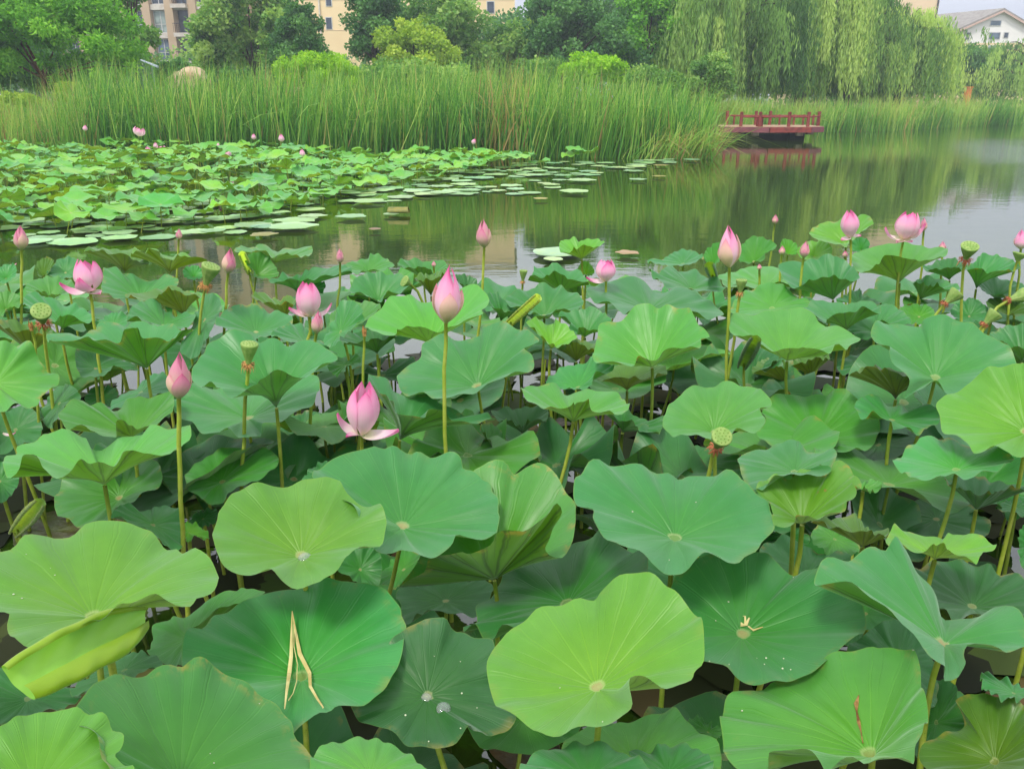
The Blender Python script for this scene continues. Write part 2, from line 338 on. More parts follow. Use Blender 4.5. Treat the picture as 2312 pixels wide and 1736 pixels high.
# --- front row
L_i4 = L('I', '270,1120 300,1010 340,975 440,990 530,980 600,910 690,890 780,880 800,850 890,800 980,770 1040,740 1150,715 1230,700 1300,710 1340,690 1450,690 1510,730 1545,810 1550,930 1590,1040 1590,1150 1570,1260 1520,1320 1500,1420 1460,1400 1400,1410 1290,1412 1200,1440 1130,1410 1030,1430 940,1440 900,1400 840,1360 780,1350 600,1380 560,1475 400,1480 300,1400 280,1250', (1240, 1400), .72, 'l', 'big pale green leaf drooping at its edge with a brown streak down its face', .5)
L_i1 = L('I', '-60,620 -70,380 20,190 250,90 530,65 640,180 740,240 830,185 1000,210 1130,330 1195,450 1190,590 1060,700 850,850 690,900 560,925 460,915 370,875 290,815 140,805', (405, 620), .66, 'b', 'broad blue-green leaf with dry scraps stuck on its tan centre', .3)
L('I', '1540,620 1340,450 1130,320 990,300 880,290 900,170 950,120 1050,150 1200,60 1270,45 1330,60 1390,-10 1480,150 1600,310 1700,480 1800,490 1920,490 2010,460 2090,430 2160,450 2212,560 2240,660 2100,720 2050,725 1950,700 1850,680 1840,790 1800,870 1740,920 1680,925 1680,760', (1695, 685), .80, 'k', 'leaf folded into a tall peaked flap with a pale flap hanging beside it', .3, root=(1640, 1050), q=1.2, pull=.8)
L('I', '1500,200 1640,150 1760,140 1860,140 1940,180 2010,210 2100,210 2212,260 2300,400 2250,520 2000,500 1700,480 1520,380', (1880, 440), .55, 'd', 'dark green leaf with torn brown holes behind the peaked folded leaf', .8)
L('I', '1770,1010 1850,1000 1980,992 2100,1030 2212,1045 2360,1200 2330,1420 2150,1560 1850,1560 1600,1480 1540,1350 1720,1240 1830,1190', (2030, 1440), .62, 'o', 'olive leaf with a browned rim in the bottom corner', .8)
L('I', '1600,900 1770,930 1785,1050 1850,1230 1720,1330 1560,1330 1520,1150', (1650, 1180), .50, 'k', 'blue-green leaf squeezed between the drooping leaf and the olive corner leaf', .2)
L('I', '1940,860 2030,880 2212,950 2300,990 2212,1022 2060,1020 1960,960', (2150, 990), .72, 'k', 'small grey-green leaf tip pointing left over black water', .1)
L('I', '520,60 640,0 760,10 860,70 950,100 1020,75 1100,120 1050,250 800,300 600,250', (820, 230), .48, 'd', 'dark leaf lying low behind the leaf with dry scraps', .2)
L('I', '1130,320 1300,360 1400,480 1340,540 1200,600 1100,690 1000,600 1050,420', (1200, 480), .60, 'b', 'small blue-green leaf tucked under the peaked flap, speckled with crumbs', .5)
L('I', '1080,690 1160,640 1240,570 1330,525 1430,505 1500,560 1570,680 1640,820 1660,1000 1610,1090 1400,1000 1200,850', (1400, 780), .60, 'd', 'dark rounded leaf between the peaked flap and the drooping pale leaf', .3)
L('H', '1440,1340 1530,1230 1700,1205 1880,1160 2060,1110 2140,1090 2230,1150 2310,1210 2379,1280 2449,1320 2460,1480 2400,1640 2100,1720 1700,1700 1480,1560', (1900, 1450), .64, 'l', 'light leaf at the bottom edge with a crumb of white debris', .2)
L('I', '60,1165 140,1140 190,1190 250,1195 275,1260 200,1290 100,1240', (190, 1240), .55, 'g', 'small leaf sliver beside the bottom black gap', .1)
L_h1 = L('H', '965,860 980,760 1010,680 1080,600 1180,550 1270,460 1350,430 1460,420 1560,390 1640,390 1690,310 1780,250 1860,230 1960,225 2050,250 2120,310 2190,360 2260,430 2340,520 2355,640 2345,760 2290,820 2270,900 2200,940 2110,960 2030,930 1950,890 1890,900 1880,960 1885,1040 1840,1110 1760,1190 1690,1205 1600,1190 1510,1220 1440,1250 1350,1260 1280,1230 1230,1190 1150,1140 1060,1110 1010,1050 980,950', (1670, 960), .80, 'y', 'biggest bright yellow-green leaf, shell shaped with a tan centre', .15)
L_h2 = L('H', '85,1050 200,900 320,700 440,560 540,530 640,515 700,515 740,560 800,580 870,640 1000,650 1000,900 1060,1080 1115,1100 1150,1150 1110,1210 1050,1240 980,1250 920,1230 880,1245 850,1210 800,1270 750,1310 640,1330 540,1345 440,1310 370,1240 260,1200 160,1170 110,1110', (580, 1015), .62, 'd', 'flat dark green leaf with two clear water drops near its centre', .45)
L('H', '800,540 895,535 905,430 985,360 1080,200 1200,115 1300,95 1400,100 1520,40 1650,-56 1780,15 1970,85 2000,160 1900,330 1700,480 1400,560 1080,590 1010,645 940,630 890,560 840,615', (1480, 420), .60, 'd', 'dark blue-green leaf with a frilled corner behind the shell shaped leaf', .1)
L('H', '1170,1470 1230,1400 1330,1350 1450,1320 1600,1320 1720,1320 1850,1360 1950,1420 2050,1480 2000,1700 1500,1720 1200,1600', (1600, 1560), .80, 'b', 'ribbed leaf top arching up from the bottom edge', .1)
L('H', '1870,1350 2000,1360 2100,1315 2250,1320 2400,1400 2350,1600 2000,1600', (2120, 1500), .70, 'b', 'leaf edge at the bottom, right of the ribbed arching leaf', .1)
L('H', '-60,1320 50,1290 170,1265 270,1290 330,1330 400,1330 480,1390 550,1460 600,1475 580,1600 300,1700 0,1700 -150,1550 -160,1380', (220, 1520), .76, 'l', 'light green leaf cut by the bottom edge beside the brown sunken leaves', .05)
L('H', '380,350 480,280 600,250 800,250 990,290 980,380 900,480 830,490 730,480 640,460 570,460 480,530 430,530 410,420', (700, 400), .38, 'd', 'shaded dark leaf under the folded leaf with a yellow underside', .05)
L('H', '250,260 360,140 430,60 500,80 600,110 610,170 520,240 400,310 330,310', (430, 200), .35, 'g', 'low leaf strewn with dew and brown scraps between two stalks', .9)
L('H', '0,190 80,60 190,40 280,100 270,300 180,310 60,230', (150, 200), .42, 'd', 'dark leaf in shade behind the bright scalloped leaf', .05)
# --- second row, middle
L_e5 = L('E', '390,1545 500,1440 620,1200 780,1000 860,810 950,780 1080,750 1130,800 1220,770 1290,755 1400,830 1470,930 1520,990 1535,1100 1515,1250 1440,1335 1340,1320 1380,1180 1450,1080 1415,1040 1360,1095 1230,1120 1180,1160 1100,1195 1030,1220 990,1280 850,1330 800,1310 720,1325 610,1350 560,1440 480,1490', (1010, 1500), .62, 'l', 'leaf folded up in front showing its yellow veined underside, torn at its back rim', .8, q=1.15, pull=.8)
L_e4 = L('E', '-160,850 -100,760 0,712 120,690 210,670 240,655 300,665 370,640 440,670 480,690 520,680 600,710 650,700 720,680 760,690 800,730 815,780 870,820 930,860 990,870 1000,940 1030,1000 1035,1060 1050,1075 1035,1170 1000,1230 930,1255 850,1240 770,1215 740,1270 680,1330 600,1360 530,1340 500,1300 430,1290 370,1320 310,1325 240,1290 180,1180 60,1000 -80,900', (420, 1165), .76, 'b', 'blue-green leaf with a dark left half and pale centre, behind the bright scalloped leaf', .1, root=(370, 1460))
L_e1 = L('E', '1520,870 1560,820 1620,750 1680,745 1740,780 1830,770 1900,755 1970,755 2020,800 2060,840 2130,830 2189,860 2259,820 2320,820 2420,835 2490,795 2530,795 2580,830 2600,880 2690,950 2760,980 2780,1050 2800,1185 2730,1240 2690,1325 2620,1340 2570,1390 2500,1390 2430,1345 2370,1325 2320,1360 2240,1415 2189,1450 2100,1465 2030,1420 1990,1360 1930,1310 1810,1290 1700,1200 1640,1120 1640,1050 1540,1010', (2165, 1250), .82, 'b', 'widest blue-green leaf with frilled edge and a cream centre', .15)
L('B', '390,1160 450,1090 530,1060 560,980 640,940 700,920 760,940 850,940 920,910 940,850 1020,830 1080,840 1160,870 1240,900 1300,950 1260,970 1200,1000 1250,1040 1260,1130 1220,1160 1130,1170 1080,1190 1020,1220 960,1230 880,1260 820,1270 730,1310 650,1340 560,1290 490,1310 410,1270 400,1240', (905, 1256), .80, 'b', 'large leaf with small nibbled holes behind the stalk of the tallest pink bud', .35, root=(935, 1400))
L('E', '200,195 310,205 380,280 470,335 560,320 620,325 670,375 740,415 830,450 920,440 975,425 1010,480 1000,495 930,490 880,505 800,475 740,470 680,425 600,405 555,470 480,465 420,450 370,390 320,310 270,310', (405, 605), .72, 'k', 'long frilled leaf turned up to its olive underside, right of the open flower', .15, root=(400, 650))
L('E', '1175,290 1210,250 1260,245 1300,265 1400,270 1480,295 1570,290 1640,280 1740,310 1810,310 1850,350 1875,390 1840,435 1790,430 1740,405 1690,430 1630,400 1590,360 1540,350 1500,395 1440,400 1370,400 1300,370 1230,350', (1515, 490), .80, 'l', 'wavy leaf on three bare stalks showing a yellow fold in front', .3, root=(1440, 840))
L('B', '1340,1250 1360,1190 1440,1120 1510,1110 1570,1100 1630,1060 1660,1070 1700,1090 1780,1110 1750,1150 1670,1160 1640,1190 1630,1230 1570,1270 1500,1250 1450,1265', (1545, 1255), .76, 'b', 'leaf with a ruffled edge just behind the wavy leaf on bare stalks', .05)
L('B', '1640,1050 1660,960 1690,850 1790,830 1880,770 1940,730 2000,715 2060,730 2110,715 2200,740 2260,750 2320,850 2380,900 2385,920 2340,940 2330,990 2260,980 2190,1010 2100,1020 2050,1060 2010,1070 1940,1050 1900,1100 1830,1100 1760,1080 1710,1090 1670,1110', (2020, 1120), .84, 'l', 'large light blue-green dish leaf right of the curled yellow leaf', .05, root=(2010, 1280))
L('B', '1640,1190 1700,1130 1800,1105 1900,1100 2080,1105 2115,1170 2060,1160 2000,1200 1900,1180 1780,1190 1700,1200', (1860, 1270), .62, 'o', 'underside of a shaded leaf below the large dish leaf', .1)
L('E', '990,420 1100,400 1200,395 1270,390 1350,400 1330,490 1240,470 1180,520 1130,490 1050,480', (1190, 565), .52, 'd', 'dark leaf in the shade behind the stalk of the tallest bud', .1)
L('E', '920,500 1000,505 1060,560 1100,595 1180,600 1260,630 1310,700 1300,730 1230,680 1150,670 1070,675 1000,640', (985, 665), .55, 'g', 'drooping leaf with a torn tip hanging to one side of its stalk', .6, root=(960, 780))
L('E', '640,690 720,580 820,550 900,520 950,640 1100,680 1250,700 1310,740 1200,800 1000,790 860,790 760,770', (950, 720), .30, 'd', 'wide dark leaf low behind the dark-and-pale leaf', .1)
L('E', '1230,600 1290,550 1380,590 1395,700 1340,740 1290,720', (1310, 650), .40, 'k', 'small leaf between the drooping leaf and bare stalks', .1)
L('E', '1730,440 1800,430 1870,420 1950,470 2010,480 2090,455 2060,560 1950,545 1880,480 1800,470', (1830, 560), .60, 'd', 'dark cupped leaf left of the light leaf with the green pod', .1)
L('F', '-220,710 -120,650 0,680 130,650 280,660 380,700 380,800 250,830 100,850 -40,850 -180,800', (100, 760), .42, 'k', 'grey-green dewy leaf lying low below the green pod', .25)
# --- right
L('F', '-100,520 -80,420 -20,350 60,280 110,250 160,240 220,270 280,240 340,240 430,270 500,260 540,300 590,340 590,380 540,390 520,410 550,460 555,510 490,550 430,535 380,540 330,570 280,590 200,600 150,590 90,570 30,580 -30,575 -60,550', (230, 575), .78, 'l', 'light scalloped leaf right behind the green seed pod', .05)
L('F', '500,560 560,480 530,420 590,340 640,300 720,310 800,340 860,310 940,320 1000,280 1060,275 1110,310 1160,350 1180,390 1250,440 1290,500 1280,570 1240,640 1190,680 1140,660 1090,670 980,660 900,690 800,690 700,650 580,640', (870, 610), .55, 'l', 'leaf with a tan centre and a shaded dark right side', .3)
L('F', '385,700 480,680 600,650 700,610 750,590 775,630 830,670 880,685 1000,668 1005,740 960,770 900,768 980,800 850,830 740,822 640,840 560,880 500,935 430,880 395,790', (745, 815), .94, 'k', 'leaf draped over like a cloth in front of the leaf with the tan centre', .3, q=1.2, pull=.8)
L('F', '500,930 540,870 620,830 700,840 790,800 900,805 960,800 990,760 1040,750 1100,790 1130,840 1165,860 1160,890 1110,880 1140,930 1130,965 1090,990 1070,1050 1000,1080 940,1095 860,1090 810,1070 760,1100 740,1140 670,1160 610,1150 600,1060 560,970', (790, 1145), .86, 'y', 'yellowing leaf with brown scorched streaks', 1.0, root=(740, 1240))
L('F', '1140,910 1200,870 1250,860 1300,880 1280,930 1230,940 1190,910', (1180, 930), .62, 'l', 'small pale leaf lobe beside the yellowing scorched leaf', .05, root=(1150, 1080))
L('F', '1650,390 1700,320 1780,290 1850,260 1900,200 1980,150 2060,140 2110,130 2160,105 2212,110 2400,150 2500,300 2480,500 2400,650 2212,700 2150,705 2090,670 2000,650 1930,680 1890,690 1850,620 1800,590 1700,570 1680,520 1670,440', (2230, 560), .90, 'y', 'bright lime leaf cut by the right edge', .05)
L('C', '1230,910 1280,815 1350,840 1440,845 1545,850 1570,810 1680,798 1750,820 1830,840 1900,835 1960,890 2020,930 2130,1020 2170,1090 2100,1150 1950,1190 1850,1270 1720,1290 1650,1215 1560,1260 1450,1310 1480,1190 1400,1115 1350,1060 1345,985 1270,960', (1640, 1205), .86, 'b', 'very large blue-green fan leaf with a white streak, above the lime leaf', .2, root=(1580, 1370))
L('F', '1110,182 1150,160 1220,155 1280,128 1350,158 1430,165 1475,162 1500,200 1545,245 1550,255 1490,215 1430,182 1340,167 1280,135 1150,165 1090,188', (1390, 345), .76, 'o', 'olive underside of a cupped leaf beneath the large fan leaf', .2, root=(1385, 385), q=1.1)
L('F', '1125,390 1200,310 1250,330 1290,350 1350,390 1430,380 1500,420 1560,380 1620,390 1670,430 1665,500 1600,520 1530,570 1470,540 1400,540 1350,470 1300,460 1240,440 1190,470', (1365, 480), .74, 'k', 'grey-green leaf with a curled rim on a long bent stalk', .1, root=(1340, 740))
L('F', '1370,750 1440,680 1500,640 1560,590 1640,580 1750,600 1840,640 1960,650 2080,680 2150,705 2110,760 2000,800 1930,820 1830,850 1760,840 1680,830 1600,860 1500,850 1430,800', (1780, 800), .80, 'b', 'smooth oval leaf below the bright lime leaf', .0, root=(1690, 1100))
L('F', '980,690 1100,640 1250,570 1300,470 1400,500 1530,580 1550,620 1440,690 1340,750 1230,765 1130,720', (1280, 640), .46, 'd', 'dark leaf in shade behind the long bent stalk', .1)
L('F', '1700,850 1800,840 1950,850 2080,880 2212,895 2250,930 2150,905 2050,930 1970,950 1880,935 1800,915', (1905, 1050), .58, 'd', 'dark leaf with a black-green underside beneath the smooth oval leaf', .1)
L('F', '1340,1150 1400,1030 1500,1000 1660,970 1800,1000 1900,1050 2000,1150 1900,1250 1700,1250 1450,1220', (1650, 1110), .38, 'd', 'deep shade leaf behind two upright stalks at the right', .1)
L('F', '1330,1260 1350,1200 1400,1160 1470,1180 1530,1210 1620,1230 1680,1230 1740,1200 1800,1190 1860,1220 1930,1240 1990,1260 2030,1260 2030,1290 1960,1320 1900,1380 1830,1370 1740,1320 1700,1275 1660,1255 1600,1300 1530,1320 1460,1310 1400,1290', (1640, 1370), .74, 'y', 'yellow-green wavy leaf with a brown patch, right of the peaked flap', .75)
L('F', '850,1105 940,1110 1010,1110 1060,1090 1140,1090 1180,1140 1230,1180 1340,1180 1330,1230 1280,1190 1200,1200 1120,1190 1040,1170 960,1160', (1180, 1290), .66, 'o', 'leaf with a yellow-olive underside between the scorched leaf and the wavy one', .3)
L('F', '850,1230 880,1160 960,1130 1080,1200 1170,1300 1100,1340 950,1330', (1000, 1240), .52, 'g', 'mid green leaf with a rusty spot under the scorched leaf', .6)
L('F', '540,1260 570,1180 680,1150 800,1190 840,1260 720,1300 600,1300', (690, 1230), .40, 'd', 'dark leaf beside the right rim of the widest leaf', .05)
L('F', '2180,1250 2200,1150 2300,1150 2350,1300 2250,1450 2190,1400', (2290, 1300), .66, 'b', 'leaf rim at the right edge below the black gap', .05)
L('F', '2030,1040 2110,990 2212,980 2300,1040 2250,1090 2120,1070', (2160, 1040), .44, 'k', 'grey-green leaf at the right edge below the dark underside', .05)
# --- right middle distance
L('C', '325,860 350,790 430,780 480,790 560,750 620,760 700,740 780,750 860,780 900,820 930,840 970,880 1000,880 1060,870 1120,900 1165,950 1100,970 1070,1000 1020,970 970,1040 920,1010 870,990 830,980 780,1010 720,990 660,1000 600,1020 540,980 500,930 410,950 360,900', (695, 1080), .84, 'l', 'broad light leaf with a scalloped front rim in front of the small dark-collared pod', .05, root=(705, 1250))
L('C', '330,770 360,700 420,640 500,600 580,580 660,590 720,640 800,680 860,710 820,750 700,770 560,790', (600, 745), .82, 'l', 'light leaf rising like a hill behind the broad scalloped leaf', .05)
L('C', '800,745 860,700 920,690 1010,700 1100,720 1170,700 1230,700 1285,730 1290,765 1220,760 1160,750 1100,765 1040,775 960,800 940,840 890,800 830,775', (1075, 890), .80, 'b', 'leaf with a dark rolled fold facing front, left of the large fan leaf', .05)
L('C', '1080,880 1160,800 1250,770 1300,730 1370,720 1440,770 1490,820 1480,840 1400,850 1280,830 1240,880 1230,940 1150,930', (1250, 900), .78, 'b', 'pale blue leaf between the dark rolled fold and the large fan leaf', .05)
L('C', '1010,690 1080,650 1160,620 1190,670 1250,680 1300,720 1230,710 1170,700 1100,715', (1150, 720), .72, 'b', 'small pale leaf above the dark rolled fold', .05)
L('C', '1420,740 1500,720 1580,720 1640,760 1660,790 1600,830 1500,845 1450,800', (1540, 800), .74, 'l', 'pale leaf under the two tilted brown-collared pods', .05)
L_c7 = L('C', '1105,440 1130,390 1200,360 1280,340 1360,320 1450,330 1530,340 1600,360 1690,350 1725,370 1700,400 1650,430 1560,450 1500,430 1440,410 1350,410 1290,440 1250,480 1180,520 1140,500', (1415, 580), .90, 'l', 'bright leaf glowing yellow-green underneath, below the widest open flower', .0, root=(1400, 730))
L('C', '640,460 720,450 800,440 870,430 920,410 980,395 1040,430 1100,450 1130,500 1160,550 1100,565 1070,550 1030,560 970,530 920,540 860,560 820,590 740,600 690,580', (990, 690), .84, 'b', 'leaf with a dark veined underside left of the glowing leaf', .0)
L('C', '250,540 300,520 370,510 450,480 560,470 650,470 700,490 770,500 860,510 880,540 830,580 760,610 700,590 650,570 560,600 430,610 330,580', (560, 610), .82, 'l', 'light flat leaf crossed by the stalk of a slim pink bud', .0)
L('C', '390,440 400,350 430,310 500,280 560,300 610,320 630,350 560,390 550,430 480,450', (480, 450), .86, 'l', 'rounded light leaf right behind the tall pink bud', .0)
L('C', '160,400 200,350 260,320 285,380 260,440 230,480 180,450', (230, 470), .84, 'g', 'small leaf left behind the tall pink bud', .0)
L('C', '-200,440 -110,430 0,370 80,375 160,410 110,450 20,470 -80,470', (30, 460), .80, 'b', 'leaf with a dry tan corner at the back of the patch', .95)
L('C', '-190,500 -130,515 -60,470 0,505 100,500 180,540 260,570 310,610 270,630 180,640 60,620 -80,600', (80, 630), .82, 'b', 'blue leaf with a spiky rim in front of the dry tan corner', .05)
L('B', '1600,625 1720,575 1850,555 1960,580 2060,630 2189,605 2270,640 2370,690 2480,775 2410,810 2300,765 2189,770 2050,760 1900,740 1820,780 1740,720 1680,700', (2000, 770), .84, 'b', 'very wide blue leaf in front of the open flower with one fallen petal', .05)
L('C', '1500,590 1560,545 1640,550 1720,570 1800,600 1812,625 1740,622 1690,610 1650,590 1600,605 1560,575', (1545, 690), .80, 'k', 'cupped leaf with an olive underside above a tilted pod', .05, root=(1540, 720))
L('C', '1840,490 1920,420 1970,390 2050,410 2110,420 2160,450 2190,480 2150,505 2060,500 2000,512 1930,495', (1905, 620), .84, 'b', 'leaf right of the tall collared pod stalk', .05)
L('C', '1560,480 1640,450 1740,420 1800,440 1850,470 1830,500 1760,480 1680,490 1600,500', (1735, 565), .82, 'd', 'dark cupped leaf behind the tall collared pod stalk', .05)
L('C', '1990,920 2060,870 2150,850 2230,860 2300,950 2250,1000 2140,990 2080,960', (2200, 1090), .78, 'b', 'leaf at the right edge with white specks below the tilted pod', .3)
L('C', '835,270 860,230 905,203 980,185 1040,175 1140,165 1170,140 1220,150 1245,210 1180,250 1130,290 1080,340 990,332 900,305', (1070, 348), .96, 'y', 'yellow-green leaf spread like wings behind a pink flower at the back', .0, root=(1075, 420))
L('C', '1110,370 1125,300 1200,295 1225,340 1180,385', (1170, 380), .86, 'b', 'small leaf beneath the winged yellow-green leaf', .0)
L('C', '760,380 800,330 880,310 950,320 985,370 960,410 880,430 800,430', (870, 420), .84, 'y', 'yellowish leaf behind the slim pink bud', .0)
L('C', '650,370 670,300 720,310 760,340 750,400 690,390', (700, 400), .84, 'l', 'small light leaf beside the smallest raised bud', .0)
L('C', '340,1160 400,1050 470,1020 560,1000 640,1040 600,1100 520,1150 480,1230 400,1220', (480, 1130), .60, 'k', 'pale blue leaf in shade right of the rolled leaf', .0)
L('C', '470,1150 520,1080 580,1062 640,1075 690,1090 700,1130 640,1120 560,1140', (690, 1225), .56, 'o', 'dark olive underside below the broad scalloped leaf', .0)
L('C', '710,1110 760,1060 850,1045 950,1040 960,1070 880,1060 800,1090', (850, 1180), .58, 'o', 'shaded cup under the broad scalloped leaf', .0)
L('F', '1010,130 1040,100 1100,60 1200,50 1300,10 1360,-30 1400,60 1470,140 1400,150 1280,135 1150,165 1060,190', (1200, 130), .60, 'k', 'dark blue leaf behind the olive cupped leaf', .0)
L('C', '1900,560 1990,530 2090,560 2180,580 2240,620 2170,680 2060,660 1960,640', (2030, 700), .76, 'd', 'dark leaf at the right edge behind the bent brown-necked pod', .0)
L('C', '1970,700 2060,670 2150,690 2230,720 2200,790 2100,780 2010,760', (2110, 800), .70, 'o', 'olive leaf at the right edge under the bent brown-necked pod', .0)
L('C', '1740,760 1800,700 1880,680 1970,730 1990,800 1900,830 1800,820', (1860, 800), .68, 'k', 'blue leaf behind the tall collared pod stalk, low', .0)
# --- centre middle distance
L('B', '180,850 285,740 350,665 450,660 560,700 650,690 780,610 880,600 960,650 975,700 930,750 935,790 850,810 760,850 680,890 560,880 440,840 395,880 380,920 290,910 200,870', (600, 970), .84, 'l', 'light leaf right behind the tallest pink bud', .05)
L('B', '-50,870 -20,760 60,700 150,700 280,720 240,790 180,830 170,860 60,900 -20,930', (90, 860), .80, 'l', 'light leaf left of the leaf behind the tallest bud', .05)
L('B', '85,640 100,580 160,530 240,510 330,520 420,530 470,580 440,620 390,650 320,640 290,690 240,690 170,650', (270, 715), .84, 'b', 'leaf with a dark pleated front holding a small green pod', .05)
L('B', '50,470 100,440 190,430 220,395 270,400 320,430 370,470 300,500 200,500 120,520 70,500', (200, 520), .82, 'g', 'leaf at the water edge behind the small green pod', .05)
L('B', '390,460 430,430 510,430 580,440 650,440 700,450 705,490 640,520 590,490 540,480 480,490', (560, 560), .82, 'g', 'green cupped leaf at the back left of the tallest bud', .05)
L('B', '500,545 550,520 620,530 680,490 705,500 660,540 600,560 540,565', (605, 665), .80, 'o', 'dark folded cup left of the tip of the tallest bud', .05)
L('B', '760,530 850,535 890,560 930,600 880,600 800,590', (830, 640), .80, 'd', 'dark leaf edge right of the tip of the tallest bud', .0)
L('B', '1080,670 1170,630 1250,620 1320,580 1400,600 1450,620 1520,640 1580,690 1560,740 1480,760 1420,750 1350,780 1280,790 1250,770 1160,740 1100,720', (1330, 800), .84, 'b', 'blue leaf right behind the thick rolled leaf', .05)
L('B', '945,670 1010,640 1080,690 1130,700 1180,735 1190,755 1120,770 1060,750 1000,740 960,700', (1050, 830), .82, 'b', 'pointed cup leaf left of the thick rolled leaf', .05)
L('B', '1225,560 1260,510 1270,470 1340,480 1400,455 1450,480 1520,490 1560,510 1600,560 1620,600 1560,560 1500,560 1450,530 1390,510 1330,545 1270,530', (1440, 640), .86, 'b', 'frilled cup leaf below the small lime cup', .05)
L_b11 = L('B', '1425,350 1440,310 1500,295 1570,310 1620,298 1690,305 1717,325 1660,350 1590,345 1540,350 1490,385 1440,385', (1570, 430), .98, 'y', 'small lime green cup raised against the open water', .0, root=(1575, 480))
L('B', '1540,520 1560,460 1600,440 1650,500 1640,530 1580,535', (1595, 530), .86, 'y', 'tiny yellow-green leaf under the small lime cup', .0)
L('B', '1212,845 1260,805 1330,830 1385,850 1405,808 1450,835 1510,890 1540,930 1480,965 1410,992 1340,950 1280,885', (1372, 1005), .84, 'y', 'young leaf with rims curled in, right below the thick rolled leaf', .05, q=1.2, root=(1380, 1180))
L('B', '1400,1000 1450,975 1530,928 1580,960 1672,955 1660,1015 1600,990 1520,960 1450,1005', (1535, 1085), .80, 'o', 'fan shaped olive underside right of the curled young leaf', .05)
L('B', '1420,780 1520,760 1600,740 1660,740 1720,780 1760,830 1700,880 1630,880 1560,870 1530,910 1480,880 1500,830', (1590, 930), .82, 'b', 'leaf between the curled young leaf and the large dish leaf', .05)
L('B', '-60,1100 20,1060 100,1040 150,1050 150,1090 60,1120 0,1180', (60, 1110), .66, 'g', 'small leaf left of the bare broken stalk', .05)
L('B', '20,930 100,900 200,880 300,890 390,915 300,935 180,950 60,970', (260, 1035), .78, 'd', 'dark cup leaf on several bare stalks behind the open flower', .05, root=(270, 1150))
# --- left middle distance
L_a1 = L('A', '305,905 420,890 510,930 600,880 640,840 720,840 800,870 850,820 920,815 980,840 1020,870 1100,860 1150,880 1232,862 1240,875 1150,900 1080,960 1000,930 930,930 860,870 800,880 760,960 690,940 620,960 560,930 500,945 420,960 340,975 310,940', (940, 1130), .88, 'b', 'frilled cup leaf with a large yellow-green veined underside above the front bud', .05, root=(1000, 1440))
L('A', '815,810 850,730 930,690 1000,690 1050,750 1110,790 1180,780 1250,770 1230,840 1150,870 1050,870 980,840 850,820', (1050, 860), .84, 'b', 'blue leaf seen past the back of the frilled cup leaf', .0)
L('A', '1150,1010 1230,850 1290,690 1330,645 1400,670 1420,740 1400,790 1380,850 1340,900 1250,1060', (1310, 815), .88, 'k', 'leaf stood on edge like an ear below a drying pod', .0, root=(1295, 1090), q=1.2)
L('A', '1240,1120 1300,1040 1350,950 1430,910 1520,890 1610,910 1670,950 1720,940 1790,960 1850,980 1930,960 1990,950 2080,990 2150,1050 2160,1075 2080,1090 2020,1130 1970,1180 1880,1180 1810,1160 1740,1150 1680,1180 1620,1260 1540,1290 1470,1300 1400,1250 1350,1210 1290,1250 1240,1220 1225,1160', (1770, 1380), .84, 'b', 'big dark blue dish leaf behind the pod with the tan stamen ruff', .0, root=(1790, 1650))
L('A', '1380,840 1440,760 1550,715 1640,720 1720,760 1800,770 1870,800 1860,850 1750,900 1650,940 1500,890', (1640, 900), .82, 'b', 'light blue leaf behind the big dark dish leaf', .0)
L('A', '1740,920 1800,860 1880,840 1950,850 2010,950 2080,960 2120,1010 2160,1040 2050,1000 1900,960', (1950, 960), .80, 'b', 'leaf with a pale brown speck under the flower with spread petals', .5)
L('A', '2070,960 2130,830 2170,720 2212,690 2300,720 2330,800 2280,850 2200,930 2130,990', (2180, 900), .84, 'b', 'leaf standing up right of the flower with spread petals', .0)
L('A', '300,520 350,450 430,415 500,430 530,480 480,530 400,560', (420, 520), .84, 'b', 'small blue leaf left behind the flower with one low petal', .0)
L('A', '530,370 600,362 660,352 720,365 790,370 860,368 920,410 955,462 880,435 800,405 720,398 640,370 560,378', (795, 520), .92, 'o', 'dark fan of underside at the water edge, above the flower with one low petal', .0, q=1.1)
L('A', '838,405 870,362 920,372 960,355 1010,372 1040,405 1100,412 1160,385 1220,412 1300,432 1332,432 1220,428 1160,398 1100,425 1040,415 1010,385 960,365 920,385 875,370', (1085, 520), .92, 'o', 'dark fan of underside behind the thin small bud', .0, q=1.1)
L('A', '1500,370 1550,345 1620,360 1650,343 1720,350 1790,372 1860,360 1930,355 1992,350 1992,395 1930,418 1860,390 1810,402 1750,410 1700,388 1640,375 1570,385', (1760, 460), .94, 'l', 'wavy leaf stretched along the water edge behind the folded leaf', .0)
L('A', '1590,400 1640,385 1690,390 1740,440 1785,530 1740,550 1690,552 1640,548 1620,500 1575,450', (1640, 540), .90, 'l', 'folded bright leaf with a curled pale lip at the water edge', .0, root=(1635, 640), q=1.2, pull=.8)
L('A', '165,600 250,550 350,540 420,560 480,590 460,640 400,650 330,660 260,630 190,660', (330, 700), .84, 'l', 'light leaf left of the flower with one low petal', .0)
L('A', '650,640 660,540 670,480 740,490 830,530 930,550 1000,570 1060,530 1130,540 1140,590 1100,620 1000,640 920,680 850,660 780,690 700,660', (900, 690), .84, 'b', 'long blue leaf right behind the flower with one low petal', .0)
L('A', '800,655 870,645 950,635 1080,605 1200,630 1280,655 1285,670 1180,650 1080,620 1000,670 900,692 830,668', (1180, 790), .82, 'o', 'dark veined underside below the long blue leaf', .0)
L('A', '1170,500 1220,470 1280,480 1300,540 1240,560 1190,550', (1240, 545), .84, 'b', 'small leaf left under the tilted green pod', .0)
L('A', '150,690 200,640 280,670 360,690 430,720 500,720 560,770 600,810 560,830 480,800 400,790 330,840 240,800', (400, 880), .82, 'b', 'leaf right behind the pod that faces front', .0)
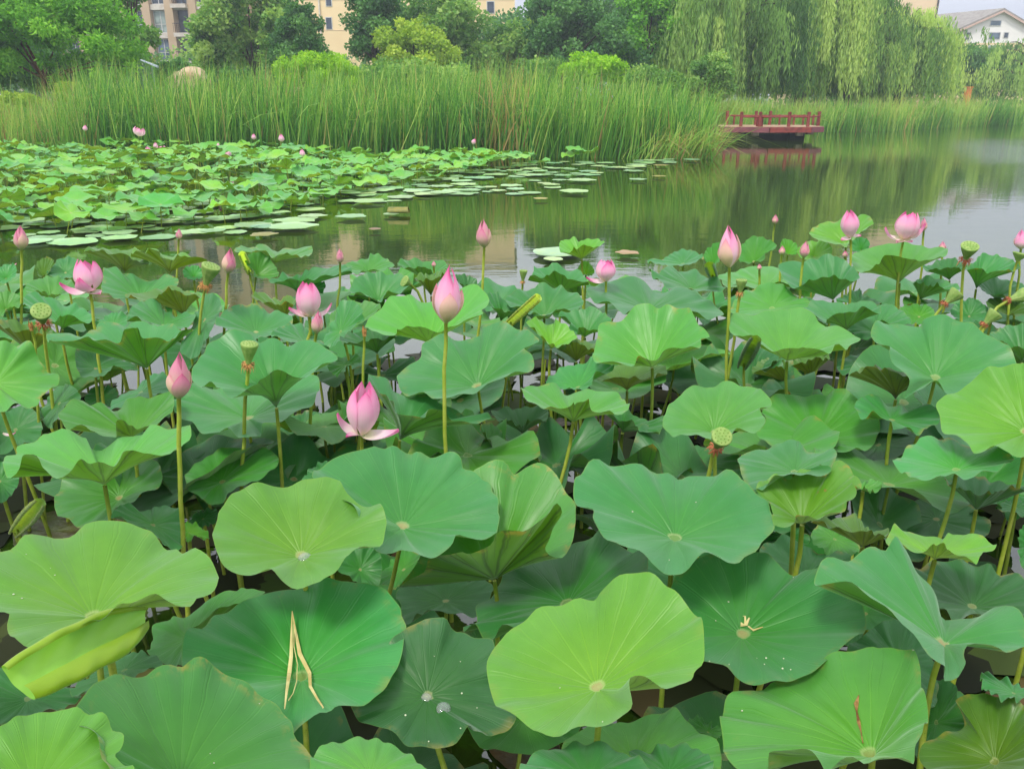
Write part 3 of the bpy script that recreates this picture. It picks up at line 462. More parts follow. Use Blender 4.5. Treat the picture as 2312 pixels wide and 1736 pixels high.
L('A', '-60,720 0,640 80,640 150,690 130,730 60,740 0,800', (40, 760), .82, 'l', 'pale leaf at the left edge beside the leftmost tall bud', .0)
L('A', '-40,840 60,815 150,835 240,870 320,885 330,930 240,900 150,890 60,880', (200, 1030), .78, 'o', 'yellow-olive underside at the left below the pod that faces front', .1)
L('A', '600,850 680,790 740,770 820,790 800,860 740,890 660,880', (720, 860), .80, 'b', 'small leaf between the frilled cup leaf and the flower with one low petal', .0)
L_d21 = L('D', '-250,100 -150,0 0,-25 110,-10 190,-20 235,50 270,120 310,170 375,190 370,260 330,275 265,320 240,385 190,400 100,375 30,420 -100,480 -220,350', (-30, 250), .90, 'l', 'large pale leaf cut by the left edge', .0)
L('D', '480,60 500,20 600,10 750,80 890,145 820,165 730,130 690,180 620,190 560,210 510,190', (610, 150), .62, 'k', 'shaded leaf under the frilled cup leaf', .0)
L('A', '1610,670 1650,640 1720,660 1780,690 1850,660 1890,680 1880,720 1820,710 1750,715 1680,700', (1830, 800), .80, 'o', 'dark olive cup left of the flower with spread petals', .0)
L('A', '230,470 260,430 300,415 345,440 330,490 290,530 250,540', (280, 545), .82, 'o', 'small dark upright leaf near the left water edge', .0)
L('A', '-50,520 20,470 90,460 105,520 60,570 0,580', (40, 560), .84, 'b', 'blue leaf at the left edge beside the tall stalk', .0)
L('A', '1720,570 1800,530 1900,535 1990,490 2080,480 2212,470 2250,510 2150,520 2060,540 1980,560 1880,565 1800,570', (1900, 640), .82, 'd', 'long dark leaf at the water edge left of the slim brown-pink bud', .0)
L('A', '1850,590 1920,570 2000,550 2080,580 2060,640 1950,630', (1960, 640), .80, 'b', 'small leaf behind the flower with spread petals', .0)
# --- left foreground
L('D', '375,430 420,380 500,340 560,370 600,390 650,380 720,400 780,390 850,340 900,320 960,330 1050,300 1100,290 1110,400 1080,450 1020,490 960,510 880,540 800,480 750,510 730,570 650,575 590,550 510,510 440,530 390,490', (850, 585), .74, 'l', 'light wavy leaf behind the stalk left of the front bud', .05)
L_d2 = L('D', '30,700 100,690 110,650 200,620 270,570 330,580 400,560 470,565 540,590 580,640 640,650 720,610 770,580 850,570 920,560 970,520 1030,530 1080,550 1140,530 1200,510 1225,590 1180,600 1130,640 1090,690 1010,700 940,680 870,660 810,680 760,740 700,790 600,770 520,735 440,790 360,820 290,790 230,720 170,720 120,780 40,820', (670, 892), .78, 'l', 'long wavy leaf with a fan of dark veins below its front rim', .05, root=(710, 1120))
L('D', '350,1010 370,930 410,860 470,820 700,740 900,720 1000,740 1035,800 1030,870 980,920 900,960 840,1000 830,1030 750,1030 720,1080 680,1140 600,1150 500,1165 440,1110 370,1090', (770, 985), .50, 'g', 'mid green leaf with a ragged rim under the long wavy leaf', .6)
L('D', '1190,850 1230,780 1300,720 1400,680 1500,640 1570,660 1620,680 1680,660 1750,680 1790,750 1740,790 1700,830 1660,850 1560,900 1470,930 1440,1000 1330,1010 1270,960 1210,930', (1420, 880), .56, 'g', 'dull green leaf with straw bits right of the front bud stalk', .35)
L('D', '1110,380 1150,290 1230,250 1350,260 1600,310 1800,260 1950,180 2040,210 2020,350 1920,430 1830,440 1700,490 1660,590 1600,610 1540,590 1440,530 1400,550 1300,560 1230,480 1150,470', (1590, 475), .70, 'b', 'wide blue leaf behind the stalk of the pod with the tan ruff', .05)
L('D', '1170,560 1250,500 1400,540 1560,610 1560,680 1400,690 1280,700 1200,640', (1360, 620), .40, 'd', 'dark leaf in shade behind the front bud stalk', .0)
L('D', '1780,560 1850,470 1960,420 2060,440 2080,560 2000,620 1880,640', (1930, 540), .46, 'k', 'dim blue leaf left of the black gap by the open flower', .0)
L_d8 = L('D', '1360,1200 1390,1110 1400,1060 1450,990 1530,920 1640,900 1750,905 1860,890 1950,860 2030,850 2110,830 2160,850 2200,920 2240,960 2345,1020 2425,1005 2445,1050 2475,1130 2465,1200 2440,1265 2375,1270 2335,1270 2255,1310 2225,1370 2175,1420 2080,1480 2040,1516 1950,1540 1870,1546 1800,1506 1740,1460 1680,1432 1600,1455 1540,1456 1470,1440 1420,1400 1390,1320 1370,1260', (1930, 1355), .82, 'y', 'bright yellow-green scalloped leaf holding a water drop in its centre', .05, pull=.9)
L_d9 = L('G', '-150,200 -60,90 60,62 100,44 170,-10 290,-36 360,-20 450,-20 540,-76 600,-86 740,-100 830,-100 930,-66 1000,-16 1080,55 1130,75 1160,115 1200,120 1245,68 1320,100 1380,170 1400,230 1385,320 1330,370 1260,380 1220,430 1140,440 1060,410 990,365 930,358 870,370 790,410 720,470 640,530 590,520 520,535 460,560 420,610 380,660 330,710 240,690 140,690 90,650 50,590 45,540 60,490 -40,480 -150,470 -220,350', (600, 522), .88, 'y', 'huge yellow-green leaf at the left with a split in its rim', .15, root=(640, 900))
L_g3 = L('G', '1170,830 1165,720 1190,620 1220,575 1290,560 1330,510 1370,460 1480,460 1600,390 1700,350 1850,320 1960,300 2040,270 2100,240 2205,255 2285,300 2385,315 2465,320 2525,390 2565,440 2575,510 2600,525 2590,600 2575,740 2525,860 2465,960 2355,1040 2265,1045 2212,1065 2160,1090 2110,1140 2040,1140 1980,1170 1930,1200 1860,1230 1780,1150 1600,1020 1400,980 1220,900', (1930, 905), .62, 'b', 'large blue-green leaf with a folded straw blade lying on it', .35, root=(1960, 1330))
L_g4 = L('G', '460,1130 500,1050 560,980 640,920 720,880 850,880 930,850 1000,810 1080,815 1160,830 1220,800 1320,790 1400,810 1480,860 1560,930 1640,985 1720,1020 1780,1060 1820,1110 1850,1150 1870,1220 1890,1270 1950,1300 2000,1370 2020,1475 1950,1700 1500,1800 1000,1750 700,1500 600,1250', (1150, 1560), .82, 'g', 'huge mid green leaf across the bottom with pale forked veins', .1)
L('G', '-200,1350 0,1220 90,1160 170,1120 260,1110 330,1105 420,1090 490,1080 550,1110 620,1120 690,1150 720,1200 770,1240 795,1290 780,1340 735,1375 800,1430 860,1480 800,1700 300,1800 -150,1700', (220, 1640), .98, 'y', 'light yellow-green leaf in the bottom left corner', .0, pull=.95)
L('G', '-150,900 -50,830 40,815 130,850 300,930 450,950 520,1000 480,1060 300,1110 150,1130 0,1220 -150,1150', (180, 1030), .52, 'd', 'dark leaf at the left edge under the rolled lime leaf', .0)
L('G', '450,980 600,850 720,780 850,725 950,735 1040,790 1000,830 850,880 700,890 540,1000', (800, 840), .54, 'd', 'dark leaf behind the stalk of the huge yellow-green leaf', .0)
L('G', '955,740 970,640 990,560 1070,510 1170,500 1280,430 1380,390 1480,320 1580,320 1700,345 1600,400 1400,460 1220,580 1170,820 1060,800', (1200, 640), .56, 'g', 'mid green leaf between the huge yellow-green leaf and the straw leaf', .05)
L('D', '720,1090 760,1030 830,1020 900,1050 950,1060 1000,1030 1080,1025 1160,1040 1170,1120 1180,1240 1150,1310 1080,1290 1000,1230 850,1140', (980, 1150), .60, 'b', 'pale blue leaf crossed by the front bud stalk', .0)
L('D', '1175,1150 1220,1130 1270,1150 1320,1190 1342,1235 1310,1240 1260,1215 1200,1260', (1210, 1200), .55, 'y', 'small leaf with a curled yellow lip beside the front bud stalk', .0)
L('D', '1210,1120 1280,1060 1385,1050 1380,1130 1310,1160 1250,1160', (1300, 1110), .42, 'd', 'dark sliver of leaf left of the bright scalloped leaf', .0)
L('D', '-100,800 -20,740 60,750 120,830 110,900 60,970 0,1010 -100,960', (0, 870), .56, 'b', 'blue leaf at the left edge below the long wavy leaf', .0)
L('D', '-60,460 60,410 160,390 240,440 270,560 200,620 110,640 40,690 -60,690', (100, 540), .54, 'd', 'dark leaf with a pink fallen petal at the left', .0)
L('D', '270,430 350,280 430,250 500,290 510,330 440,370 390,430 320,530', (380, 370), .62, 'k', 'blue leaf behind a stalk at the left, above the light wavy leaf', .0)
L('D', '700,410 740,340 850,280 930,230 960,185 1060,185 1090,290 1000,330 860,340 760,400', (900, 300), .66, 'k', 'leaf left behind the front bud', .0)
L('D', '540,340 600,270 720,260 760,310 700,390 600,400', (650, 330), .40, 'd', 'dark leaf below the shaded leaf of the frilled cup', .0)
L('D', '1930,870 2000,780 2080,740 2150,760 2160,830 2080,850 1990,880', (2060, 820), .60, 'k', 'leaf peeping above the bright scalloped leaf', .0)
def on_leaf(leaf, c, x, y, up=.006):
    """point of the leaf nearest to a sight line, lifted along its normal"""
    p = px(c, x, y); d = np.linalg.norm(proj(leaf['V']) - p, axis=1); d += np.linalg.norm(leaf['V'] - CAM, axis=1) * 2
    k = np.argsort(d)[:4]; w = 1 / (d[k] - d[k].min() + 2.0); return (leaf['V'][k] * w[:, None]).sum(0) / w.sum() + leaf['n'] * up
# --- shaded leaves standing low beneath the canopy
def free_leaf_mesh(name, rad, cup, ruf, seed, mat, rings=6, m=48, lobes=.06):
    r = np.random.default_rng(seed); th = np.arange(m) * 2 * math.pi / m
    rr = rad * (1 + lobes * sum(r.normal() * np.sin(k * th + r.uniform(0, 6.28)) for k in (2, 3, 5)))
    z = cup * rad + ruf * rad * sum(r.normal() * np.sin(k * th + r.uniform(0, 6.28)) for k in (2, 3, 5, 7))
    rim = np.stack([rr * np.cos(th), rr * np.sin(th), z], 1)
    return surface(np.zeros(3), rim, np.array([0, 0, 1.0]), r.uniform(.8, 1.2), 1.8, rings=rings, ruf=.004 * rad / .3, seed=seed)
low_src = []
for k in range(6):
    V, F, UV = free_leaf_mesh('blade', .25, rng.uniform(.05, .30), .075, 300 + k, M['leaf'])
    b = mesh('blade', V, F, M['leaf'], uv=UV); low_src.append(b.data); bpy.data.objects.remove(b)
spots = []
tries = 0
while len(spots) < 78 and tries < 4000:
    tries += 1
    y = rng.uniform(1.3, 6.6); x = rng.uniform(-1, 1) * (.68 * y + .25); z = rng.uniform(.06, .44)
    q = proj(np.array([x, y, z]))
    if q[1] < 690 + 40 * math.sin(q[0] / 300): continue
    if all((x - a) ** 2 + (y - b) ** 2 > (.20 + .02 * b) ** 2 for a, b, _ in spots): spots.append((x, y, z))
mids = []; tries = 0; taken = np.array([l['hub'] for l in LEAVES])
while len(mids) < 92 and tries < 6000:
    tries += 1; y = rng.uniform(2.1, 6.5); x = rng.uniform(-1, 1) * (.66 * y + .2); z = rng.uniform(.40, .60); q = proj(np.array([x, y, z]))
    if not 640 + 40 * math.sin(q[0] / 300) < q[1] < 1120: continue
    if np.min(np.hypot(taken[:, 0] - x, taken[:, 1] - y)) < .16: continue
    if all((x - a_) ** 2 + (y - b_) ** 2 > (.25) ** 2 for a_, b_, _ in mids): mids.append((x, y, z))
for i, (x, y, z) in enumerate(mids):
    t = thing('lotus_leaf', (x, y, z), 'half hidden green lotus leaf at middle height between the bare stalks', 'leaf', 'half hidden leaves under the lotus canopy')
    b = bpy.data.objects.new('blade', low_src[i % 6]); COL.objects.link(b); b.parent = t
    b.rotation_euler = (rng.normal(-.05, .18), rng.normal(0, .18), rng.uniform(0, 6.28)); s = rng.uniform(.85, 1.2); b.scale = (s, s, s); b.color = leaf_color(random.choice('bkgdl'), rng.uniform(0, .6))
    MB().tube(stalk_curve(np.zeros(3), np.array([0, 0, 1.0]), np.array([rng.normal(0, .06), rng.normal(0, .06), -z - .08])), np.linspace(.006, .008, 9)).build('stalk', M['stalk'], t, smooth=True)
for i, (x, y, z) in enumerate(spots):
    t = thing('lotus_leaf', (x, y, z), 'shaded dark lotus leaf low beneath the taller leaves', 'leaf', 'shaded low lotus leaves')
    b = bpy.data.objects.new('blade', low_src[i % 6]); COL.objects.link(b); b.parent = t
    b.rotation_euler = (rng.normal(0, .28), rng.normal(0, .28), rng.uniform(0, 6.28)); s = rng.uniform(.65, 1.05); b.scale = (s, s, s); b.color = leaf_color(random.choice('dkgd'), rng.uniform(0, .7))
    hb = np.array([0, 0, 0.0]); MB().tube(stalk_curve(hb, np.array([0, 0, 1.0]), np.array([rng.normal(0, .04), rng.normal(0, .04), -z - .08])), np.linspace(.005, .007, 9)).build('stalk', M['stalk'], t, smooth=True)

# ------------------------------------------------------------------ petals, buds, flowers, pods
def petal_grid(fn, nv=13, nu=9):
    vs_ = np.linspace(0, 1, nv); us = np.linspace(-1, 1, nu)
    V = np.array([fn(u, v) for v in vs_ for u in us]); F = []; UV = []
    for i in range(nv - 1):
        for j in range(nu - 1):
            F.append((i * nu + j, i * nu + j + 1, (i + 1) * nu + j + 1, (i + 1) * nu + j))
            for a, b in ((i, j), (i, j + 1), (i + 1, j + 1), (i + 1, j)): UV.append(((us[b] + 1) / 2, vs_[a]))
    return V, F, UV
def body_petal(Rm, Ln, phi, span, layer, length=1.0, top=0.0, belly=.36, flare=0.0, broad=False):
    """petal wrapped on an egg: Rm widest radius, Ln length, phi azimuth, span half angle"""
    def prof(v):
        a = (v / belly) if v < belly else 1 - (v - belly) / (1 - belly)
        if v < belly: return .16 + .84 * math.sin(a * math.pi / 2) ** .9
        return top + (1 - top) * (1 - (1 - a) ** 1.75)
    def fn(u, v):
        vv = v * length; w = math.sin(math.pi * min(1, max(0, (v * .94 + .06)) ** .62)) ** .62 if v < .999 else .02
        if broad: w = min(1, .42 + 1.7 * v) * (1 - max(0, (v - .55) / .451) ** 2.0) ** .62 if v < .999 else .04
        ang = phi + span * u * max(w, .03)
        r = Rm * prof(vv) * (1 + .075 * layer + flare * v * v) - abs(u) ** 2 * .02 * Rm
        dz = -abs(u) ** 2 * .05 * Ln * (v > .5) * (v - .5)
        return np.array([r * math.cos(ang), r * math.sin(ang), vv * Ln + dz])
    return petal_grid(fn)
def spread_petal(p0, p1, width, up, cupd=.25, droop=0.0):
    """open petal from p0 to its tip p1"""
    d = p1 - p0; Ln = np.linalg.norm(d); t = d / Ln; side = nrm(np.cross(t, up)); nn = np.cross(side, t)
    def fn(u, v):
        w = width * math.sin(math.pi * (v * .93 + .05) ** .75) ** .8 if v < .999 else 0.002
        c = p0 + d * v - nn * (Ln * .22 * 4 * v * (1 - v)) * (1 - droop) + nn * Ln * .12 * droop * 4 * v * (1 - v)
        return c + side * w * u + nn * cupd * width * u * u
    return petal_grid(fn)
STEM_R = .0078
def frame(axis):
    axis = nrm(axis); a = nrm(np.cross(axis, np.array([0, 1.0, 0]))) if abs(axis[1]) < .9 else np.array([1.0, 0, 0]); b = np.cross(axis, a)
    return np.stack([a, b, axis], 1)
def put(V, Mx, o=0): return V @ Mx.T + o
def stalk_part(t, loc, axis, c, root, rad=STEM_R):
    rt_ = root_from(loc, c, *root) if root else np.array([loc[0] + rng.normal(0, .05), loc[1] + .05, -.08])
    L_ = np.linalg.norm(loc - rt_); pts = bez(loc, loc - nrm(axis) * L_ * .2, rt_ + np.array([0, 0, L_ * .3]), rt_, 12)
    pts[1:-1] += rng.normal(0, .0025, (10, 3))
    MB().tube(pts, np.linspace(rad * .9, rad * 1.15, 12)).build('stalk', M['stalk'], t, smooth=True, off=loc)
def bud(c, base, tip, wpx, y, label, root=None, mat='bud', out='sepal', lean=0.0, loose=0.0, n_out=4, cream=False, group='pink lotus buds on tall stalks', name='lotus_bud'):
    b = at_y(px(c, *base), y); e = at_y(px(c, *tip), y + lean); ax = e - b; Ln = np.linalg.norm(ax)
    Rm = wpx * CROP[c][2] / FPX * (y / math.cos(PITCH) * .985) / 2 * .93
    t = thing(name, b, label, 'flower bud', group); Fm = frame(ax); ph0 = rng.uniform(0, 6.28)
    for k in range(3):
        V, F, UV = body_petal(Rm * .9, Ln, ph0 + k * 2.094, 1.45, -.6 + .35 * k, 1 - .03 * k)
        mesh('petal', put(V, Fm), F, M[mat], t, uv=UV)
    for k in range(n_out):
        V, F, UV = body_petal(Rm * .95, Ln, ph0 + .6 + k * 6.283 / n_out + rng.normal(0, .12), .72 if cream else .95, .9 + .35 * (k % 2), rng.uniform(.5, .8), flare=loose * rng.uniform(.4, 1))
        mesh('petal', put(V, Fm), F, M[mat if k % 2 and not cream else out], t, uv=UV)
    stalk_part(t, b, ax, c, root); return t
def bloom(c, base, top, wpx, y, label, root=None, open_=.35, low=(), lean=0.0, n=5, group='open pink lotus flowers'):
    b = at_y(px(c, *base), y); e = at_y(px(c, *top), y + lean); ax = e - b; Ln = np.linalg.norm(ax); k_ = CROP[c][2] / FPX * (y / math.cos(PITCH) * .985)
    Rm = wpx * k_ / 2 * .93; t = thing('lotus_flower', b, label, 'flower', group); Fm = frame(ax); ph0 = rng.uniform(0, 6.28)
    for k in range(n):
        for ring in range(2):
            if ring and k % 2: continue
            V, F, UV = body_petal(Rm * (.82 if ring else .96), Ln * (.97 if ring else 1), ph0 + (k + .5 * ring) * 6.283 / n + rng.normal(0, .10), .80, .9 * (k % 2), rng.uniform(.86, 1.0) if k else 1.0, top=open_, belly=.48, broad=True)
            mesh('petal', put(V, Fm), F, M['petal'], t, uv=UV)
    for (lx, ly, w, dy, dr) in low:
        tip = at_y(px(c, lx, ly), y + dy); V, F, UV = spread_petal(b + nrm(tip - b) * .006, tip, w * k_ / 2, nrm(np.array([0, -.15, 1.0])), .3, dr)
        mesh('petal', V - b, F, M['petal'], t, uv=UV)
    m = MB(); m.tube(np.array([[0, 0, 0], [0, 0, .3], [0, 0, .42]]) @ Fm.T * Ln, [.06 * Ln, .12 * Ln, .14 * Ln]); m.build('receptacle', M['pod'], t, smooth=True)
    stalk_part(t, b, ax, c, root); return t
def pod_material():
    s = NT('green_seed_pod'); tc = s.n('TexCoord'); n = s.noise(40, 4, tc.outputs['Object'])
    col = s.mix(s.rng(n, .35, .7), srgb(112, 144, 66), srgb(138, 160, 86)); return s.done(s.principled(col, .6, .3, s.bump(n, .4, .003)))
M['pod'] = pod_material()
M['seed'] = simple('green_seed', srgb(126, 158, 78), .5, .3, srgb(96, 120, 58), 90)
M['seed_pit'] = simple('seed_pit', srgb(112, 140, 66), .8, .1)
M['stamen'] = simple('dried_stamen', srgb(206, 158, 96), .8, .15, srgb(150, 98, 56), 120)
M['stamen_red'] = simple('russet_stamen', srgb(190, 122, 84), .8, .15, srgb(140, 76, 54), 120)
def pod(c, neck, disc, wpx, y, label, root=None, lean=0.0, hw=1.0, stam='stamen', fringe=1.0, group='green lotus seed pods'):
    b = at_y(px(c, *neck), y); e = at_y(px(c, *disc), y + lean); ax = e - b; Ln = np.linalg.norm(ax); k_ = CROP[c][2] / FPX * (y / math.cos(PITCH) * .985)
    Rt = wpx * k_ / 2 * .93; t = thing('seed_pod', b, label, 'seed pod', group); Fm = frame(ax); n = 40; th = np.arange(n) * 2 * math.pi / n
    wav = 1 + .035 * np.cos(9 * th); prof = [(0, .30), (.12, .36), (.35, .55), (.62, .80), (.85, .97), (.94, 1.02), (.985, 1.0), (1.0, .93)]
    V = [np.stack([np.cos(th) * r * Rt * (wav if 0 < q < .9 else 1), np.sin(th) * r * Rt * (wav if 0 < q < .9 else 1), np.full(n, q * Ln)], 1) for q, r in prof]
    V.append(np.array([[0, 0, 1.0 * Ln + .03 * Rt]])); V = np.concatenate(V)
    F = [(i * n + j, i * n + (j + 1) % n, (i + 1) * n + (j + 1) % n, (i + 1) * n + j) for i in range(len(prof) - 1) for j in range(n)]
    F += [((len(prof) - 1) * n + j, (len(prof) - 1) * n + (j + 1) % n, len(prof) * n) for j in range(n)]
    mesh('pod_body', put(V, Fm), F, M['pod'], t)
    pos = [(0, 0)] + [(.36 * math.cos(a), .36 * math.sin(a)) for a in np.arange(6) * 1.047] + [(.70 * math.cos(a), .70 * math.sin(a)) for a in np.arange(11) * .571 + .2]
    sm = None
    for (sx, sy) in pos:
        m = MB(); z0 = Ln * 1.0 + .02 * Rt * (1 - math.hypot(sx, sy))
        a = np.arange(8) * .785
        for rr, zz, mi in ((.105, .012, 1), (.075, .0, 1)):
            pass
        ring = [(sx * Rt + .075 * Rt * math.cos(q), sy * Rt + .075 * Rt * math.sin(q), z0 + .004 * Rt) for q in a]; ring2 = [(sx * Rt + .055 * Rt * math.cos(q), sy * Rt + .055 * Rt * math.sin(q), z0 + .05 * Rt) for q in a]
        m.add(ring + ring2, [(i, (i + 1) % 8, 8 + (i + 1) % 8, 8 + i) for i in range(8)] + [tuple(range(8, 16))])
        v = np.array(m.v); mesh('seed', put(v, Fm), m.f, M['seed_pit'], t)
    if fringe:
        m = MB()
        for k in range(95):
            a = rng.uniform(0, 6.28); r0 = .33 * Rt; l = rng.uniform(.5, 1.1) * Rt * 1.25 * fringe; d = np.array([math.cos(a), math.sin(a), 0]); z = np.array([0, 0, 1.0]); s_ = np.array([-math.sin(a), math.cos(a), 0]) * .042 * Rt
            q0 = d * r0 + z * rng.uniform(-.18, .05) * Rt; q1 = q0 + d * l * .5 * rng.uniform(.2, 1) + z * rng.uniform(-.35, .15) * l; q2 = q1 + d * l * .2 * rng.uniform(-1, 1) - z * l * .55 + s_ * rng.normal() * 4
            m.add([q0 - s_, q0 + s_, q1 + s_, q1 - s_, q2 + s_ * .4, q2 - s_ * .4], [(0, 1, 2, 3), (3, 2, 4, 5)])
        mesh('stamen_fringe', put(np.array(m.v), Fm), m.f, M[stam], t)
    stalk_part(t, b - Fm[:, 2] * .0, ax if ax[2] > 0 else np.array([0, 0, 1.0]), c, root); return t

bud('D', (1145, 340), (1148, 38), 168, 2.42, 'fat pink and cream bud standing front left before the wavy leaves', (1210, 1345))
bud('B', (700, 835), (725, 460), 200, 2.75, 'tallest bright pink bud on the long straight stalk, opening at its base', (716, 1660), mat='petal', loose=.30, cream=True, n_out=3)
bud('C', (325, 480), (318, 208), 148, 3.7, 'plump pink bud with cream outer petals standing against the dark water right of centre', (285, 1210), mat='petal', loose=.2, cream=True, n_out=3)
bud('A', (137, 370), (130, 208), 85, 4.6, 'pink bud at the far left on a tall stalk above the leaves', (155, 870))
bud('A', (1145, 305), (1147, 232), 40, 5.6, 'thin small bud on a bare stalk before the far pads', (1138, 550))
bud('A', (1460, 520), (1475, 355), 90, 4.3, 'rosy bud with a green base beside the folded bright leaf', (1457, 755))
bud('A', (2025, 905), (2042, 750), 80, 3.5, 'dull pink bud tucked under the flower with spread petals', (2015, 1300))
bud('B', (945, 355), (938, 168), 100, 4.3, 'pink bud with a green base set against the reflection of the reeds', (905, 890))
bud('B', (22, 455), (20, 355), 50, 5.0, 'slim brown-pink bud left of the green back leaves', (12, 680))
bud('C', (617, 205), (622, 140), 38, 6.2, 'smallest raised bud on a leaning stalk over the open water', (597, 325))
bud('C', (800, 420), (820, 308), 64, 4.7, 'slim pink bud on a long stalk before the yellowish leaf', (787, 655))
bud('C', (660, 402), (666, 340), 40, 5.2, 'tiny pale bud between two light leaves at the back', (662, 480))
bud('C', (1570, 250), (1572, 158), 42, 5.6, 'narrow bud hidden half behind the widest open flower', (1560, 375))
bud('C', (1690, 375), (1692, 312), 44, 5.6, 'pink bud tip poking over the glowing leaf', (1690, 460))
bud('C', (2192, 365), (2196, 235), 84, 5.0, 'pink bud cut by the right edge above a brown-necked pod', (2180, 480), mat='petal')
bud('C', (1066, 420), (1068, 372), 34, 5.2, 'pale pink bud low under the winged yellow-green leaf', (1066, 470))
bud('C', (518, 498), (518, 458), 30, 5.0, 'minute pink bud tip among the light leaves', (518, 560))
bud('B', (622, 480), (622, 438), 28, 5.4, 'minute brownish bud in the back row beside the tallest bud', (622, 560))
bloom('A', (578, 640), (545, 425), 180, 4.05, 'pink flower at the left with one low petal stretched sideways', (605, 850), low=[(378, 590, 100, -.03, .0), (645, 655, 80, -.06, .6), (500, 560, 110, -.09, 0)], open_=.5)
bloom('A', (1985, 798), (1960, 572), 165, 3.75, 'pink flower with two petals spread wide like arms', (1897, 900), low=[(1845, 748, 100, -.04, .3), (2126, 715, 70, .02, .0), (1898, 690, 70, .03, 0)], open_=.48)
bloom('E', (160, 575), (185, 225), 232, 2.65, 'largest pink flower, egg shaped with curling lower petals, beside the dark gap', (160, 680), low=[(-2, 440, 110, -.01, .0), (60, 590, 80, -.08, .8), (402, 552, 140, -.06, .35)], open_=.30)
bloom('B', (1725, 572), (1722, 425), 140, 4.6, 'pink flower by the small lime cup, one petal fallen below it', (1722, 700), low=[(1598, 552, 80, -.02, .2)], open_=.45)
bloom('C', (1100, 292), (1092, 112), 120, 5.0, 'pink bloom with shrivelled lower petals before the winged leaf', (1098, 425), low=[(1170, 285, 60, -.02, .8), (1040, 312, 56, -.03, .5)], open_=.2)
bloom('C', (1440, 305), (1490, 122), 150, 4.9, 'widest open flower at the back right, leaning with a long petal to one side', (1440, 420), low=[(1318, 232, 90, 0, .0), (1585, 205, 80, -.04, 0), (1395, 325, 50, -.06, .5), (1500, 318, 60, -.08, .3)], open_=.45)
pod('A', (1590, 1095), (1598, 968), 118, 2.95, 'green pod with a thick tan ruff of stamens on a tall stalk', (1575, 1880), lean=-.006)
pod('A', (275, 830), (262, 758), 125, 3.55, 'pod with its pitted disc turned to face front, russet collar', (318, 1150), lean=-.065, stam='stamen_red')
pod('A', (1318, 590), (1353, 470), 120, 4.1, 'tilted green pod above the leaf stood on edge', (1305, 700), lean=-.01, fringe=.8)
pod('B', (1192, 570), (1197, 500), 52, 4.9, 'slim withered pod by the sky reflection', (1190, 660), fringe=.7)
pod('B', (470, 590), (432, 568), 78, 4.2, 'small green pod facing sideways in the pleated leaf', (490, 660), lean=-.02, fringe=0)
pod('C', (1840, 425), (1868, 342), 110, 4.2, 'pale green pod with a russet collar, standing tall at the right', (1832, 835), lean=-.035, stam='stamen_red', fringe=.8)
pod('C', (394, 642), (404, 560), 74, 4.0, 'small narrow pod with a brown collar right of the plump bud stalk', (370, 800), fringe=.9)
pod('C', (1712, 708), (1790, 640), 100, 4.0, 'green pod leaning right with a brown collar, upper of the leaning two', (1670, 800), stam='stamen_red', fringe=.6)
pod('C', (1962, 840), (2035, 772), 100, 3.7, 'green pod leaning right over a brown tuft, lower of the leaning two', (1940, 960), stam='stamen_red', fringe=.6)
pod('C', (2120, 690), (2225, 655), 100, 3.9, 'heavy pod bowed sideways at the right edge on a bent neck', (2065, 860), stam='stamen_red', fringe=.6)
pod('C', (2170, 440), (2190, 390), 90, 4.9, 'pale pod under the bud cut by the right edge', (2165, 560), fringe=0)
pod('F', (245, 645), (280, 580), 142, 2.50, 'green pitted pod facing front over a reddish ruff', (215, 820), lean=-.06, stam='stamen_red')
# a bare old stalk with a broken brown tip
def bare(c, p, y, root, label):
    b = at_y(px(c, *p), y); t = thing('old_stalk', b, label, 'stalk'); stalk_part(t, b, np.array([0, 0, 1.0]), c, root, .0062)
    m = MB()
    for k in range(9):
        a = k * .7; d = np.array([math.cos(a), math.sin(a), 0]); s_ = np.array([-d[1], d[0], 0]) * .005
        q0 = d * .006 - np.array([0, 0, .012]); q1 = d * .009 + np.array([0, 0, .012]); q2 = d * rng.uniform(0, .012) + np.array([0, 0, rng.uniform(.02, .045)])
        m.add([q0 - s_, q0 + s_, q1 + s_, q1 - s_, q2], [(0, 1, 2, 3), (3, 2, 4)])
    m.build('withered_tip', M['stamen'], t)
bare('B', (178, 905), 3.35, (165, 1180), 'bare green stalk with a broken brown tip behind the largest flower')
bare('A', (200, 870), 3.5, (195, 990), 'cut stalk with a white end beside the pod that faces front')

